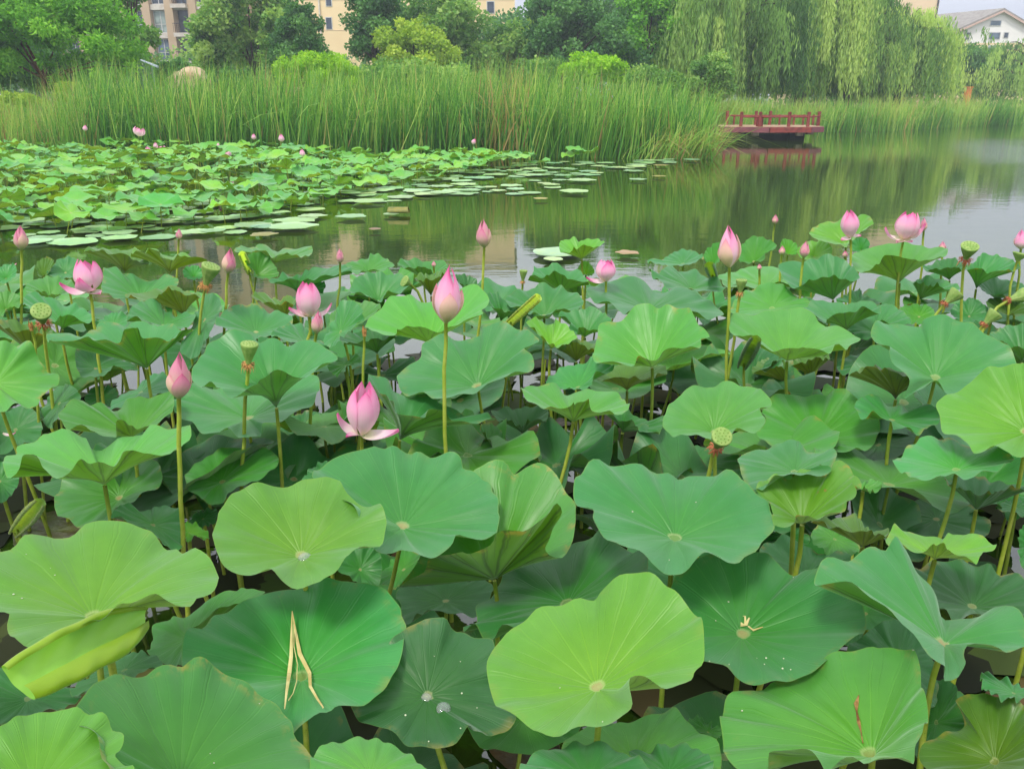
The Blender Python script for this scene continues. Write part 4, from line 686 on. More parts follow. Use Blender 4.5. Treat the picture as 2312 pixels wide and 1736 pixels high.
# ------------------------------------------------------------------ leaves still rolled up
def scroll(c, a, b, wpx, z, hue, label, yb=None, turn=1.3, open_=.55, root=None, tip=.25, side=0.0, name='rolled_leaf', rgb=None):
    """young leaf rolled from both rims along the axis a-b"""
    p0 = at_z(px(c, *a), z); p1 = at_y(px(c, *b), yb if yb else p0[1]); ax = p1 - p0; Ln = np.linalg.norm(ax); t = ax / Ln
    w = wpx * CROP[c][2] / FPX * np.linalg.norm(p0 - CAM) / 2; v = nrm(CAM - (p0 + p1) / 2); v = nrm(v - t * (v @ t)); v = nrm(v + np.cross(t, v) * side); sd = np.cross(t, v)
    nv, nu = 26, 30; V = []; F = []; UV = []
    for i in range(nv):
        q = i / (nv - 1); ww = w * (tip + (1 - tip) * math.sin(math.pi * (.06 + .88 * q)) ** .7); cpt = p0 + ax * q - v * w * .35 * math.sin(math.pi * q)
        for j in range(nu):
            u = -1 + 2 * j / (nu - 1); s_ = abs(u); sg = 1 if u >= 0 else -1
            if s_ < open_: x_ = s_ / open_ * .52; y_ = -.22 * (1 - (s_ / open_) ** 2)
            else:
                g = (s_ - open_) / (1 - open_) * math.pi * turn; rad_ = .30 * (1 - .35 * (s_ - open_) / (1 - open_)); x_ = .52 + rad_ * math.sin(g); y_ = .30 - rad_ * math.cos(g)
            V.append(cpt + sd * x_ * ww * sg + v * y_ * ww + rng.normal(0, .0006, 3) )
    for i in range(nv - 1):
        for j in range(nu - 1):
            F.append((i * nu + j, i * nu + j + 1, (i + 1) * nu + j + 1, (i + 1) * nu + j))
            for k, l in ((i, j), (i, j + 1), (i + 1, j + 1), (i + 1, j)): UV.append((.1 + .4 * k / nv, .15 + .8 * abs(-1 + 2 * l / (nu - 1))))
    o = thing(name, p0, label, 'leaf', NEAR_GROUP); b_ = mesh('blade', np.array(V) - p0, F, M['leaf'], o, uv=UV); b_.color = leaf_color(hue, .1)
    if rgb: b_.color = srgb(*rgb)[:3] + (.1,)
    if root is not None:
        mid = p0 + ax * .08 - v * w * .3
        MB().tube(stalk_curve(mid, np.array([0, 0, 1.0]), root_from(mid, c, *root)), .0065).build('stalk', M['stalk'], o, smooth=True, off=p0)
    return o
def half_roll(c, a, b, wpx, za, zb, rgb, label, root):
    p0, p1 = at_z(px(c, *a), za), at_z(px(c, *b), zb); ax = p1 - p0; t = nrm(ax); v = nrm(CAM - (p0 + p1) / 2); v = nrm(v - t * (v @ t)); sd = np.cross(t, v); sd = sd if sd[2] < 0 else -sd
    w = wpx * CROP[c][2] / FPX * np.linalg.norm(p0 - CAM) / 2
    ctl = np.array([(-.62, .20), (-.74, .26), (-.86, .20), (-.92, .06), (-.84, -.06), (-.6, -.16), (-.25, -.28), (.1, -.30), (.42, -.20), (.74, -.02), (.98, .14), (1.02, .34), (.86, .50), (.62, .50), (.40, .40), (.26, .28)])
    k = np.linspace(0, len(ctl) - 1, 46); prof = np.stack([np.interp(k, np.arange(len(ctl)), ctl[:, q]) for q in (0, 1)], 1)
    for _ in range(3): prof[1:-1] = (prof[:-2] + 2 * prof[1:-1] + prof[2:]) / 4
    nv = 34; V = []; F = []; UV = []; nu = len(prof)
    for i in range(nv):
        q = i / (nv - 1); s_ = (.66 + .38 * math.sin(math.pi * (.08 + .84 * q)) ** .8) * (1 - .45 * max(0, q - .72) / .28) + .035 * math.sin(9 * q) + .02 * math.sin(23 * q); o = p0 + ax * q + v * w * (.05 * math.sin(7 * q) + .22 * math.sin(math.pi * q) - .1) - sd * w * .10 * math.sin(math.pi * q)
        for g, (x_, y_) in enumerate(prof):
            e_ = (1 if 8 < g < 34 else 1 + .05 * math.sin(13 * q + g * .3)); V.append(o + sd * x_ * w * s_ + v * y_ * w * s_ * e_ + t * w * (.22 * x_ * (1 - 2 * q) if q in (0, 1) else .22 * x_ * (1 - 2 * q)) + v * w * .035 * math.sin(11 * q + 2.1 * x_) * math.sin(5 * x_ + 17 * q))
    for i in range(nv - 1):
        for j in range(nu - 1):
            F.append((i * nu + j, (i + 1) * nu + j, (i + 1) * nu + j + 1, i * nu + j + 1))
            for k_, l in ((i, j), (i + 1, j), (i + 1, j + 1), (i, j + 1)): UV.append((.1365 + .013 * k_ / nv, .25 + .6 * abs(l / nu - .45) / .55))
    me_n = np.cross(np.array(V[nu * 10 + 20]) - np.array(V[nu * 9 + 20]), np.array(V[nu * 10 + 21]) - np.array(V[nu * 10 + 20]))
    if me_n @ v < 0: F = [f[::-1] for f in F]; UV = sum([UV[4 * q:4 * q + 4][::-1] for q in range(len(F))], [])
    o = thing('rolled_leaf', p0, label, 'leaf', NEAR_GROUP); b_ = mesh('blade', np.array(V) - p0, F, M['leaf'], o, uv=UV); b_.color = srgb(*rgb)[:3] + (.05,)
    mid = p0 + ax * .7 - v * w * .42; MB().tube(stalk_curve(mid, np.array([0, 0, 1.0]), root_from(mid, c, *root)), .0075).build('stalk', M['stalk'], o, smooth=True, off=p0)
half_roll('G', (112, 915), (945, 505), 310, 1.02, .98, (128, 188, 84), 'lime young leaf half rolled with thick inward rims, under the huge yellow-green leaf', (715, 880))
scroll('B', (1095, 850), (1300, 665), 75, .86, 'l', 'thick tightly rolled pale leaf lying slantwise in the middle', yb=3.75, open_=.2, tip=.8, root=(1100, 900), rgb=(170, 210, 150))
scroll('F', (405, 140), (505, -55), 105, .74, 'o', 'olive leaf rolled like a cigar by the tall stalks', yb=3.25, open_=.15, tip=.5, root=(440, 240))
scroll('D', (90, 1205), (270, 990), 110, .42, 'l', 'small young leaf rolled open like a boat above the water at the left', yb=2.35, open_=.6, tip=.4, root=(270, 1180), rgb=(150, 190, 110))
scroll('A', (1600, 515), (1545, 385), 60, .86, 'l', 'pale rolled lip of a young leaf at the water edge', yb=4.7, open_=.2, tip=.7, root=(1630, 600), rgb=(170, 215, 140))
scroll('C', (225, 545), (190, 455), 75, .82, 'o', 'small dark roll left of the plump bud', yb=4.35, open_=.3, tip=.7, root=(240, 600))

# ------------------------------------------------------------------ small things lying on the leaves
M['straw'] = simple('dry_straw', srgb(206, 196, 138), .7, .2, srgb(176, 158, 96), 14)
M['drop'] = NT('water_drop'); M['drop'] = M['drop'].done(M['drop'].principled((.82, .9, .84, 1), .03, .6, Transmission_Weight=.85, IOR=1.33))
M['crumb'] = simple('pale_crumb', srgb(196, 204, 170), .4, .5)
def ribbon(pts, widths, lift=None):
    pts = np.asarray(pts); t = nrm(np.gradient(pts, axis=0)); v = nrm(CAM - pts); s_ = nrm(np.cross(t, v)); w = np.asarray(widths)[:, None]; mid = pts + v * w * .35
    V = np.concatenate([pts - s_ * w, mid, pts + s_ * w]); n = len(pts)
    F = [(i + k * n, i + 1 + k * n, i + 1 + (k + 1) * n, i + (k + 1) * n) for k in range(2) for i in range(n - 1)]; return V, F
m = MB()
for pts, ws in (([(1880, 520), (1872, 640), (1860, 760), (1850, 880), (1838, 1000), (1824, 1112)], (.001, .003, .0045, .005, .003, .001)),
                ([(1880, 520), (1895, 620), (1918, 740), (1950, 860), (1990, 970), (2035, 1050), (2070, 1120), (2090, 1205)], (.001, .003, .005, .0045, .0035, .0025, .0014, .0007)),
                ([(1888, 600), (1884, 700), (1905, 820), (1905, 930), (1880, 1010), (1850, 1060)], (.001,) * 6)):
    P3 = [on_leaf(L_g3, 'G', x, y, .012) for x, y in pts]; P3[0] = P3[0] + np.array([0, 0, .02])
    V, F = ribbon(P3, ws); m.add(V, F)
o = m.build('straw_blade', M['straw'], smooth=False); tag(o, 'dry straw coloured reed blade folded to a narrow A on the leaf', 'straw')
def drop(leaf, c, x, y, r, label, flat=.45, group=None, mat='drop', name='water_drop', cat='water drop'):
    p = on_leaf(leaf, c, x, y, .001); n = leaf['n']; Fm = frame(n); V = [(0, 0, flat)]; ths = np.arange(14) * .4488
    for q in (.35, .7, .95, 1.05, 1.0): V += [(q * math.cos(a), q * math.sin(a), flat * math.sqrt(max(0, 1.1 - q * q)) - (.02 if q == 1.0 else 0)) for a in ths]
    F = [(0, 1 + j, 1 + (j + 1) % 14) for j in range(14)] + [(1 + i * 14 + j, 15 + i * 14 + j, 15 + i * 14 + (j + 1) % 14, 1 + i * 14 + (j + 1) % 14) for i in range(4) for j in range(14)]
    o = mesh(name, put(np.array(V) * r, Fm), F, M[mat]); o.location = p; tag(o, label, cat, group); return o
drop(L_h2, 'H', 580, 1015, .014, 'clear round water drop in the centre of the flat dark leaf')
drop(L_h2, 'H', 685, 1085, .017, 'larger flat water drop right of the flat dark leaf centre')
drop(L_d8, 'D', 1945, 1352, .018, 'water drop glinting in the centre of the bright scalloped leaf')
for lf, c, sp in ((L_h2, 'H', [(625, 760), (790, 785), (895, 1085), (800, 990), (590, 1295), (440, 1130), (795, 1215)]), (L_d9, 'G', [(170, 100), (325, 195), (150, 385), (97, 360), (350, 230)]),
                  (L_i1, 'I', [(320, 405), (230, 525), (500, 765), (560, 765), (670, 765), (550, 805), (665, 835), (715, 840), (325, 805), (730, 240), (190, 810)]), (L_i4, 'I', [(415, 1105), (1590, 555)]),
                  (L_e1, 'E', [(2130, 1375), (1890, 1060), (2300, 1000)]), (L_h1, 'H', [(1420, 960), (1710, 1170)]), (L_g4, 'G', [(1355, 1360), (1340, 1445), (1665, 1055)])):
    for x, y in sp: drop(lf, c, x, y, rng.uniform(.0010, .0024), 'tiny bright speck of dew or grit on a leaf', .5, 'specks on the lotus leaves', 'crumb', 'dew_speck', 'speck')
# brown dried streak on the drooping leaf, scraps on the blue-green leaf
M['scab'] = simple('brown_scab', srgb(150, 118, 72), .8, .15, srgb(96, 66, 38), 60)
m = MB(); P3 = [on_leaf(L_i4, 'I', x, y, .003) for x, y in ((1155, 1000), (1140, 1050), (1142, 1100), (1150, 1160), (1165, 1230), (1180, 1290), (1200, 1345))]
V, F = ribbon(P3, (.0008, .0048, .0016, .0036, .0012, .001, .0008)); m.add(V, F); o = m.build('withered_streak', M['scab']); tag(o, 'dried brown twig scrap lying on the drooping pale leaf', 'plant scrap')
m = MB()
for pts, ws in (([(400, 570), (430, 560), (425, 525), (410, 500)], (.006, .004, .002, .001)), ([(420, 580), (450, 520), (465, 505)], (.004, .002, .001)), ([(440, 590), (490, 590), (530, 578)], (.002, .0025, .001))):
    V, F = ribbon([on_leaf(L_i1, 'I', x, y, .006) for x, y in pts], ws); m.add(V, F)
o = m.build('plant_scrap', M['straw']); tag(o, 'dry yellow scraps on the tan centre of the broad blue-green leaf', 'plant scrap')
for c, x, y, z, w, lab in (('D', 65, 590, .57, 60, 'pink fallen petal lying on the dark leaf at the left'), ('A', 90, 480, .84, 30, 'pink petal tip among leaves at the far left')):
    p0 = at_z(px(c, x - w * .7, y), z); p1 = at_z(px(c, x + w * .7, y - 6), z); V, F, UV = spread_petal(p0, p1, np.linalg.norm(p1 - p0) * .26, np.array([0, 0, 1.0])); V[:, 2] += .02
    o = mesh('fallen_petal', V - p0, F, M['petal'], uv=UV); o.location = p0; tag(o, lab, 'petal')
# rotting leaves floating on the near water
M['rot'] = simple('rotting_leaf', srgb(104, 78, 48), .35, .5, srgb(58, 44, 26), 14, bump=.5, detail=6)
M['rot_green'] = simple('submerged_green_leaf', srgb(84, 92, 38), .3, .5, srgb(66, 58, 30), 12, bump=.5, detail=6)
def floater(c, x, y, wpx, label, mat, group=None, name='rotting_leaf'):
    p = at_z(px(c, x, y), .008); r = wpx * CROP[c][2] / FPX * np.linalg.norm(p - CAM) / 2; V, F, UV = free_leaf_mesh('f', r, .02, .025, int(x + y), None, rings=5, m=40, lobes=.12)
    V[:, 2] = np.clip(V[:, 2], -.02, .04); o = mesh(name, V, F, M[mat], uv=UV); o.location = p; tag(o, label, 'dead leaf', group)
GR = 'rotting leaves floating between the stalks'
floater('H', 1200, 1330, 430, 'rotting brown leaf with pale ribs in the black water at the bottom', 'rot')
floater('H', 240, 1250, 380, 'brown leaf pulp left of the flat dark leaf', 'rot')
floater('F', 1420, 910, 190, 'brown rotting leaf beneath the smooth oval leaf', 'rot'); floater('F', 1720, 960, 200, 'tan dead leaf between the two upright stalks at the right', 'rot')
floater('E', 1400, 500, 170, 'brown dead leaf below the wavy leaf on bare stalks', 'rot'); floater('E', 1700, 490, 230, 'russet dead leaf right of the bare stalks', 'rot')
floater('D', 1060, 890, 160, 'tan dead leaf at the foot of a stalk at the left', 'rot'); floater('D', 2140, 540, 240, 'brown dead leaf by the largest flower', 'rot')
floater('D', 330, 1190, 420, 'green algae covered leaf on the water by the small rolled leaf', 'rot_green'); floater('I', 110, 960, 190, 'olive sunken leaf in the bottom black gap', 'rot_green')
floater('E', 470, 1330, 220, 'brown scraps of leaf under the dewy low leaf', 'rot'); floater('H', 1960, 1230, 160, 'half sunk leaf right of the shell shaped leaf', 'rot_green')
# ------------------------------------------------------------------ the setting: water, land, sky-lit bank
def ground_material():
    s = NT('bank_ground'); tc = s.n('TexCoord'); n = s.noise(1.5, 6, tc.outputs['Object']); n2 = s.noise(22, 4, tc.outputs['Object'])
    c = s.mix(s.rng(n, .35, .65), srgb(86, 108, 46), srgb(108, 120, 58)); c = s.mix(s.rng(n2, .45, .7, 0, .6), c, srgb(84, 78, 50))
    return s.done(s.principled(c, .9, .1, s.bump(n2, .6, .05)))
M['ground'] = ground_material()
SHORE = [(-400, 33.5), (-24, 33.5), (-8, 34), (6.6, 33.5), (8.4, 37), (9.2, 45), (13, 50), (24, 55), (34, 64), (47, 73), (62, 80), (90, 86), (400, 95)]
pts = SHORE; v = []
for (x, y) in pts: v.append((x, y - .8, -.5))
for (x, y) in pts: v.append((x, y + .6, .3))
for (x, y) in pts: v.append((x * 1.02, y + 9, .6))
for (x, y) in pts: v.append((x * 4, 1600, 2.0))
k = len(pts); f = [(r * k + i, r * k + i + 1, (r + 1) * k + i + 1, (r + 1) * k + i) for r in range(3) for i in range(k - 1)]
tag(mesh('ground', v, f, M['ground'], smooth=False), kind='structure')
def water_material():
    s = NT('pond_water'); tc = s.n('TexCoord'); sp = s.n('SeparateXYZ'); s.set(sp, 0, tc.outputs['Object'])
    m1 = s.n('Mapping'); m1.inputs['Scale'].default_value = (1.1, 2.6, 1); s.set(m1, 0, tc.outputs['Object'])
    m2 = s.n('Mapping'); m2.inputs['Scale'].default_value = (3.0, 7.0, 1); s.set(m2, 0, tc.outputs['Object'])
    n1 = s.noise(1.3, 2, m1.outputs[0]); n2 = s.noise(1.6, 3, m2.outputs[0])
    wind = s.noise(.07, 2, tc.outputs['Object'])
    # a breeze reaches the open water at the far right
    br = s.math('MULTIPLY', s.rng(s.math('SUBTRACT', sp.outputs[0], s.math('MULTIPLY', sp.outputs[1], .40)), 3.0, 7.5), s.rng(sp.outputs[1], 14, 24))
    br = s.math('MULTIPLY', s.math('MULTIPLY', br, s.rng(sp.outputs[1], 34, 46, 1, .25)), s.rng(wind, .38, .55, .25, 1))
    hgt = s.math('MULTIPLY_ADD', n2, s.math('MULTIPLY_ADD', br, .030, .0007), s.math('MULTIPLY', n1, .0016))
    b = s.n('Bump'); s.set(b, 'Height', hgt); b.inputs['Strength'].default_value = 1.0; b.inputs['Distance'].default_value = 1.0
    mud = s.noise(3.5, 5, tc.outputs['Object'])
    c = s.mix(s.rng(mud, .35, .7), srgb(38, 58, 14), srgb(52, 68, 20))
    return s.done(s.principled(c, .02, .85, b.outputs[0], IOR=1.6))
M['water'] = water_material()
tag(mesh('water', [(-400, -40, 0), (400, -40, 0), (400, 130, 0), (-400, 130, 0)], [(0, 1, 2, 3)], M['water'], smooth=False), kind='structure')

M['litter'] = foliage('leaf_litter', [(0, srgb(26, 30, 14)), (.35, srgb(48, 52, 22)), (.6, srgb(70, 66, 34)), (.8, srgb(62, 84, 34)), (1, srgb(96, 72, 46))], .6, .0, .25)
m = MB(); r = np.random.default_rng(4)
for k in range(430):
    y = r.uniform(1.0, 6.4); x = r.uniform(-1, 1) * (.72 * y + .4); q = proj(np.array([x, y, 0.0]))
    if q[1] < 640 + 60 * math.sin(q[0] / 260 + 1): continue
    rad = r.uniform(.06, .24); th = np.arange(13) * .4833; rr = rad * (1 + .22 * r.normal(size=13)); z = .003 + .00004 * k
    m.add([(x, y, z + .012 * r.random())] + [(x + p_ * math.cos(t_), y + p_ * math.sin(t_) * r.uniform(.8, 1.1), z + .01 * r.random() ** 3) for p_, t_ in zip(rr, th)], [(0, 1 + j, 1 + (j + 1) % 13) for j in range(13)], tint=float(r.uniform(0, 1)))
tag(m.build('leaf_litter', M['litter'], smooth=True), 'mats of sunken brown and green leaf litter on the near water', 'leaf litter', kind='stuff')
# ------------------------------------------------------------------ the distant lotus bed and the floating pads
def inside(p, poly):
    x, y = p; c = False; j = len(poly) - 1
    for i in range(len(poly)):
        if (poly[i][1] > y) != (poly[j][1] > y) and x < (poly[j][0] - poly[i][0]) * (y - poly[i][1]) / (poly[j][1] - poly[i][1]) + poly[i][0]: c = not c
        j = i
    return c
Z_ = 2312 / 2212
def disp(p): q = proj(np.array(p)); return q[0] / Z_, q[1] / Z_
BED = [(-140, 346), (300, 342), (1120, 350), (1180, 362), (1010, 380), (860, 402), (740, 425), (690, 452), (600, 466), (470, 486), (300, 506), (120, 516), (-140, 530)]
PADS = [(-140, 350), (1130, 352), (1240, 352), (1560, 343), (1480, 352), (1300, 385), (1270, 398), (1100, 425), (960, 424), (800, 446), (690, 472), (580, 500), (300, 520), (-140, 540)]
far_src = []
for k in range(7):
    r = np.random.default_rng(900 + k); V, F, UV = free_leaf_mesh('b', 1.0, [.06, .16, .03, .24, .12, .02, .18][k], [.05, .08, .07, .05, .09, .06, .08][k], 900 + k, None, rings=5, m=28, lobes=.05)
    far_src.append((V, F, UV))
def far_mesh(k, h):
    """leaf of radius 1 with its stalk, one small mesh"""
    V, F, UV = far_src[k]; V = list(map(tuple, V)); F = list(F); UV = list(UV); mi = [0] * len(F); b = len(V); n = 5
    for q in (0, 1): V += [(.028 * math.cos(a * 1.2566) + q * .08, .028 * math.sin(a * 1.2566), -.01 - q * h) for a in range(n)]
    for a in range(n): F.append((b + a, b + (a + 1) % n, b + n + (a + 1) % n, b + n + a)); UV += [(.5, .5)] * 4; mi.append(1)
    return V, F, UV, mi
cands = []; tries = 0
while len(cands) < 720 and tries < 60000:
    tries += 1; y = 9 + 21 * rng.random() ** .85; x = rng.uniform(-1, .35) * (y * .72 + 1)
    d = disp((x, y, 0.0))
    if not inside(d, BED): continue
    fr = (d[1] - 340) / 160
    rad = rng.uniform(.21, .35); z = rng.uniform(.18, .62) if fr < .55 else rng.uniform(.1, .38)
    if d[0] > 640: z *= .65
    if fr > .72 and rng.random() < .35: continue
    if all((x - a) ** 2 + (y - b) ** 2 > (.42 * (rad + c)) ** 2 for a, b, c, _ in cands): cands.append((x, y, rad, z))
# three near-shore leaves at the foot of the reeds
for dx_, dy_, z in ((310, 320, .75), (440, 318, .8), (1050, 335, .5), (1232, 333, .45), (1275, 327, .6), (1240, 322, .6), (170, 322, .5), (215, 330, .55), (930, 340, .5)):
    p = at_y(px('Z', dx_, dy_), 27.5); cands.append((p[0], p[1], .30, max(.15, p[2])))
cands.sort(key=lambda q: q[1])
N_IND = max(0, 345 - len(LEAVES) - len(spots) - len(mids)); far_mesh_cache = {}
rest = ([], [], [], [])
for i, (x, y, rad, z) in enumerate(cands):
    k = int(rng.integers(0, 7)); rot = (rng.normal(.07, .13), rng.normal(0, .13), rng.uniform(0, 6.28)); hue = random.choices('lygbo', (6, 5, 2, 2.5, .6))[0]; col = leaf_color(hue, rng.choice([0, .2, .6])); col = tuple(min(1, q * w_) for q, w_ in zip(col[:3], (1.45, 1.35, .8))) + (col[3],)
    if i < N_IND:
        h = min((round(z / rad / .5) * .5 + .5), 4)
        if (k, h) not in far_mesh_cache:
            V, F, UV, mi = far_mesh(k, h); o = mesh('lotus_leaf', V, F, [M['leaf'], M['stalk']], uv=UV, mat_idx=mi); far_mesh_cache[(k, h)] = o.data; bpy.data.objects.remove(o)
        o = bpy.data.objects.new('lotus_leaf', far_mesh_cache[(k, h)]); COL.objects.link(o); o.location = (x, y, z); o.rotation_euler = rot; o.scale = (rad,) * 3; o.color = col
        tag(o, 'small lotus leaf of the distant bed between the open water and the reeds', 'leaf', 'leaves of the distant lotus bed')
    else:
        V, F, UV, mi = far_mesh(k, z / rad + .3); ca, sa = math.cos(rot[2]), math.sin(rot[2]); V = np.array(V) * rad
        Rz = np.array([[ca, -sa, 0], [sa, ca, 0], [0, 0, 1]]); cx_, sx_ = math.cos(rot[0]), math.sin(rot[0]); Rx = np.array([[1, 0, 0], [0, cx_, -sx_], [0, sx_, cx_]]); cy_, sy_ = math.cos(rot[1]), math.sin(rot[1]); Ry = np.array([[cy_, 0, sy_], [0, 1, 0], [-sy_, 0, cy_]])
        V = V @ (Rz @ Ry @ Rx).T + np.array([x, y, z]); g = hue if hue in 'lyb' else 'l'; b = len(rest[0])
        rest[0].extend(map(tuple, V)); rest[1].extend(tuple(i_ + b for i_ in f) for f in F); rest[2].extend(UV); rest[3].extend([('lyb'.index(g)) if q == 0 else 3 for q in mi])
def leaf_variant(nm, rgb):
    m_ = M['leaf'].copy(); m_.name = nm
    for nd in m_.node_tree.nodes:
        if nd.type == 'OBJECT_INFO':
            for l in list(nd.outputs['Color'].links): s_ = l.to_socket; m_.node_tree.links.remove(l); s_.default_value = srgb(*rgb)
            for l in list(nd.outputs['Alpha'].links): s_ = l.to_socket; m_.node_tree.links.remove(l); s_.default_value = .1
    return m_
if rest[0]:
    o = mesh('lotus_leaves', rest[0], rest[1], [leaf_variant('far_leaf_light', (92, 170, 44)), leaf_variant('far_leaf_lime', (118, 184, 32)), leaf_variant('far_leaf_blue', (78, 156, 62)), M['stalk']], uv=rest[2], mat_idx=rest[3])
    tag(o, 'farthest lotus leaves crowded at the foot of the reeds', 'lotus leaves', kind='stuff')
# the near bed goes on past both edges of the picture
so = ([], [], [], []); r = np.random.default_rng(31); placed = []
for k_ in range(4000):
    if len(placed) >= 110: break
    y = r.uniform(.9, 6.6); z = r.uniform(.35, .85); rad = r.uniform(.22, .32); lim = .64 * (y * .942 + (2 - z) * .336) + rad + .08; x = r.choice([-1, 1]) * r.uniform(lim, lim + 1.7)
    if any((x - p_[0]) ** 2 + (y - p_[1]) ** 2 < .34 ** 2 for p_ in placed): continue
    placed.append((x, y)); V, F, UV, mi = far_mesh(int(r.integers(0, 7)), z / rad + .2); a1, a2 = r.normal(0, .2, 2); V = np.array(V) * rad; V[:, 2] += a1 * V[:, 0] + a2 * V[:, 1]; V += np.array([x, y, z]); b0 = len(so[0])
    so[0].extend(map(tuple, V)); so[1].extend(tuple(i_ + b0 for i_ in f) for f in F); so[2].extend(UV); g = int(r.choice([0, 1, 2], p=[.3, .15, .55])); so[3].extend([g if q == 0 else 3 for q in mi])
o = mesh('lotus_leaves', so[0], so[1], [leaf_variant('side_leaf_light', HUE['l']), leaf_variant('side_leaf_lime', HUE['y']), leaf_variant('side_leaf_blue', HUE['b']), M['stalk']], uv=so[2], mat_idx=so[3])
tag(o, 'lotus leaves of the near bed beyond both picture edges', 'lotus leaves', kind='stuff')
# floating pads, flat on the water
def pad_material():
    s = NT('floating_pad'); oi = s.n('ObjectInfo'); tc = s.n('TexCoord'); n = s.noise(3, 4, tc.outputs['Object'], w=s.math('MULTIPLY', oi.outputs['Random'], 30.0))
    c = s.mix(s.rng(n, .35, .7, 0, .6), oi.outputs['Color'], s.mix(1.0, oi.outputs['Color'], (1.25, 1.1, .7, 1), 'MULTIPLY'))
    return s.done(s.principled(c, .28, .5))
M['pad'] = pad_material(); pad_src = []
for k in range(4):
    r = np.random.default_rng(50 + k); m_ = 30; th = np.arange(m_) * 2 * math.pi / m_; rr = 1 + .075 * sum(r.normal() * np.sin(q * th + r.uniform(0, 6)) for q in (2, 3, 5)); V = [(0, 0, .006)]
    for q in (.55, .93, 1.0): V += [(q * a * math.cos(t), q * a * math.sin(t), .012 + .02 * (q == 1.0) * r.normal() * .5 + (.012 if q == 1.0 else 0)) for a, t in zip(rr, th)]
    F = [(0, 1 + j, 1 + (j + 1) % m_) for j in range(m_)] + [(1 + i * m_ + j, 1 + (i + 1) * m_ + j, 1 + (i + 1) * m_ + (j + 1) % m_, 1 + i * m_ + (j + 1) % m_) for i in range(2) for j in range(m_)]
    o = mesh('p', V, F, M['pad']); pad_src.append(o.data); bpy.data.objects.remove(o)
def pad(x, y, r, label, group, hue=None, sy=1.0, z=.006):
    o = bpy.data.objects.new('floating_pad', random.choice(pad_src)); COL.objects.link(o); o.location = (x, y, z); o.scale = (r, r * sy, r); o.rotation_euler = (rng.normal(0, .004), rng.normal(0, .004), rng.uniform(0, 6.28))
    c = srgb(*(np.array(hue if hue else random.choice([(148, 188, 140), (136, 180, 124), (158, 192, 134), (128, 172, 128)])) + rng.normal(0, 4, 3))); o.color = c; return tag(o, label, 'lily pad', group)
pl = []; tries = 0
while len(pl) < 260 and tries < 40000:
    tries += 1; y = 9 + 20 * rng.random(); x = rng.uniform(-.9, .42) * (y * .75 + 1); d = disp((x, y, 0.0))
    if not inside(d, PADS): continue
    if inside(d, BED) and d[1] < 440 and d[0] < 640: continue
    r = rng.uniform(.15, .36)
    if all((x - a) ** 2 + (y - b) ** 2 > (.55 * (r + c)) ** 2 for a, b, c in pl): pl.append((x, y, r))
for i, (x, y, r) in enumerate(pl): pad(x, y, r, 'flat pale lily pad in the raft fringing the distant lotus bed', 'flat pads fringing the distant bed', z=.004 + .0002 * i)
for dx_, dy_, w, lab, hue in ((760, 472, 60, 'lone pale pad on dark water left of the curled brown pad', None), (845, 467, 34, 'pale pad touching the curled brown pad', None), (632, 494, 95, 'broad pale pad near the sunken yellow leaf', None), (1205, 551, 110, 'wide pale pad just left of the small lime cup', None), (1195, 566, 42, 'small pale pad under the wide pad by the sky reflection', None), (1235, 541, 30, 'small pad behind the small lime cup', None),
        (1355, 552, 48, 'brown floating scrap of pad behind the pink flower', (150, 118, 70)), (1427, 360, 30, 'yellowish pad, upper of two near the reed point', (150, 140, 76)), (1424, 384, 28, 'brownish pad, lower of two near the reed point', (150, 140, 76)), (1378, 391, 36, 'single pale pad on open water near the reed point', None), (1240, 417, 64, 'long pale pad at the open end of the raft', None), (570, 512, 52, 'dull yellow sunken leaf under the broad pale pad', (132, 128, 70)), (1168, 433, 30, 'curled tan leaf at the open end of the raft', (150, 146, 70)), (810, 500, 26, 'thin brown floating scrap on the dark water', (120, 90, 60))):
    p = at_z(px('Z', dx_, dy_), .01); r = w * Z_ / FPX * np.linalg.norm(p - CAM) / 2; pad(p[0], p[1], r, lab, None, hue, z=.05)
# curled pad seen side on
p = at_z(px('Z', 861, 466), .0); m = MB(); r0 = .17
for k in range(12):
    a0, a1 = -.3 + k * .27, -.3 + (k + 1) * .27
    m.add([(s_ * .20 * (1 - .12 * abs(math.sin(q))), r0 * .6 * math.cos(q), .06 + r0 * .55 * math.sin(q)) for q in (a0, a1) for s_ in (-1, -.5, .5, 1)], [(0, 1, 5, 4), (1, 2, 6, 5), (2, 3, 7, 6)])
M['curl'] = simple('curled_pad', srgb(128, 122, 44), .5, .4, srgb(96, 104, 36), 9); o = m.build('curled_pad', M['curl'], smooth=True); o.location = (p[0], p[1], .0); tag(o, 'brownish green pad curled over like a tube on the open water', 'lily pad')
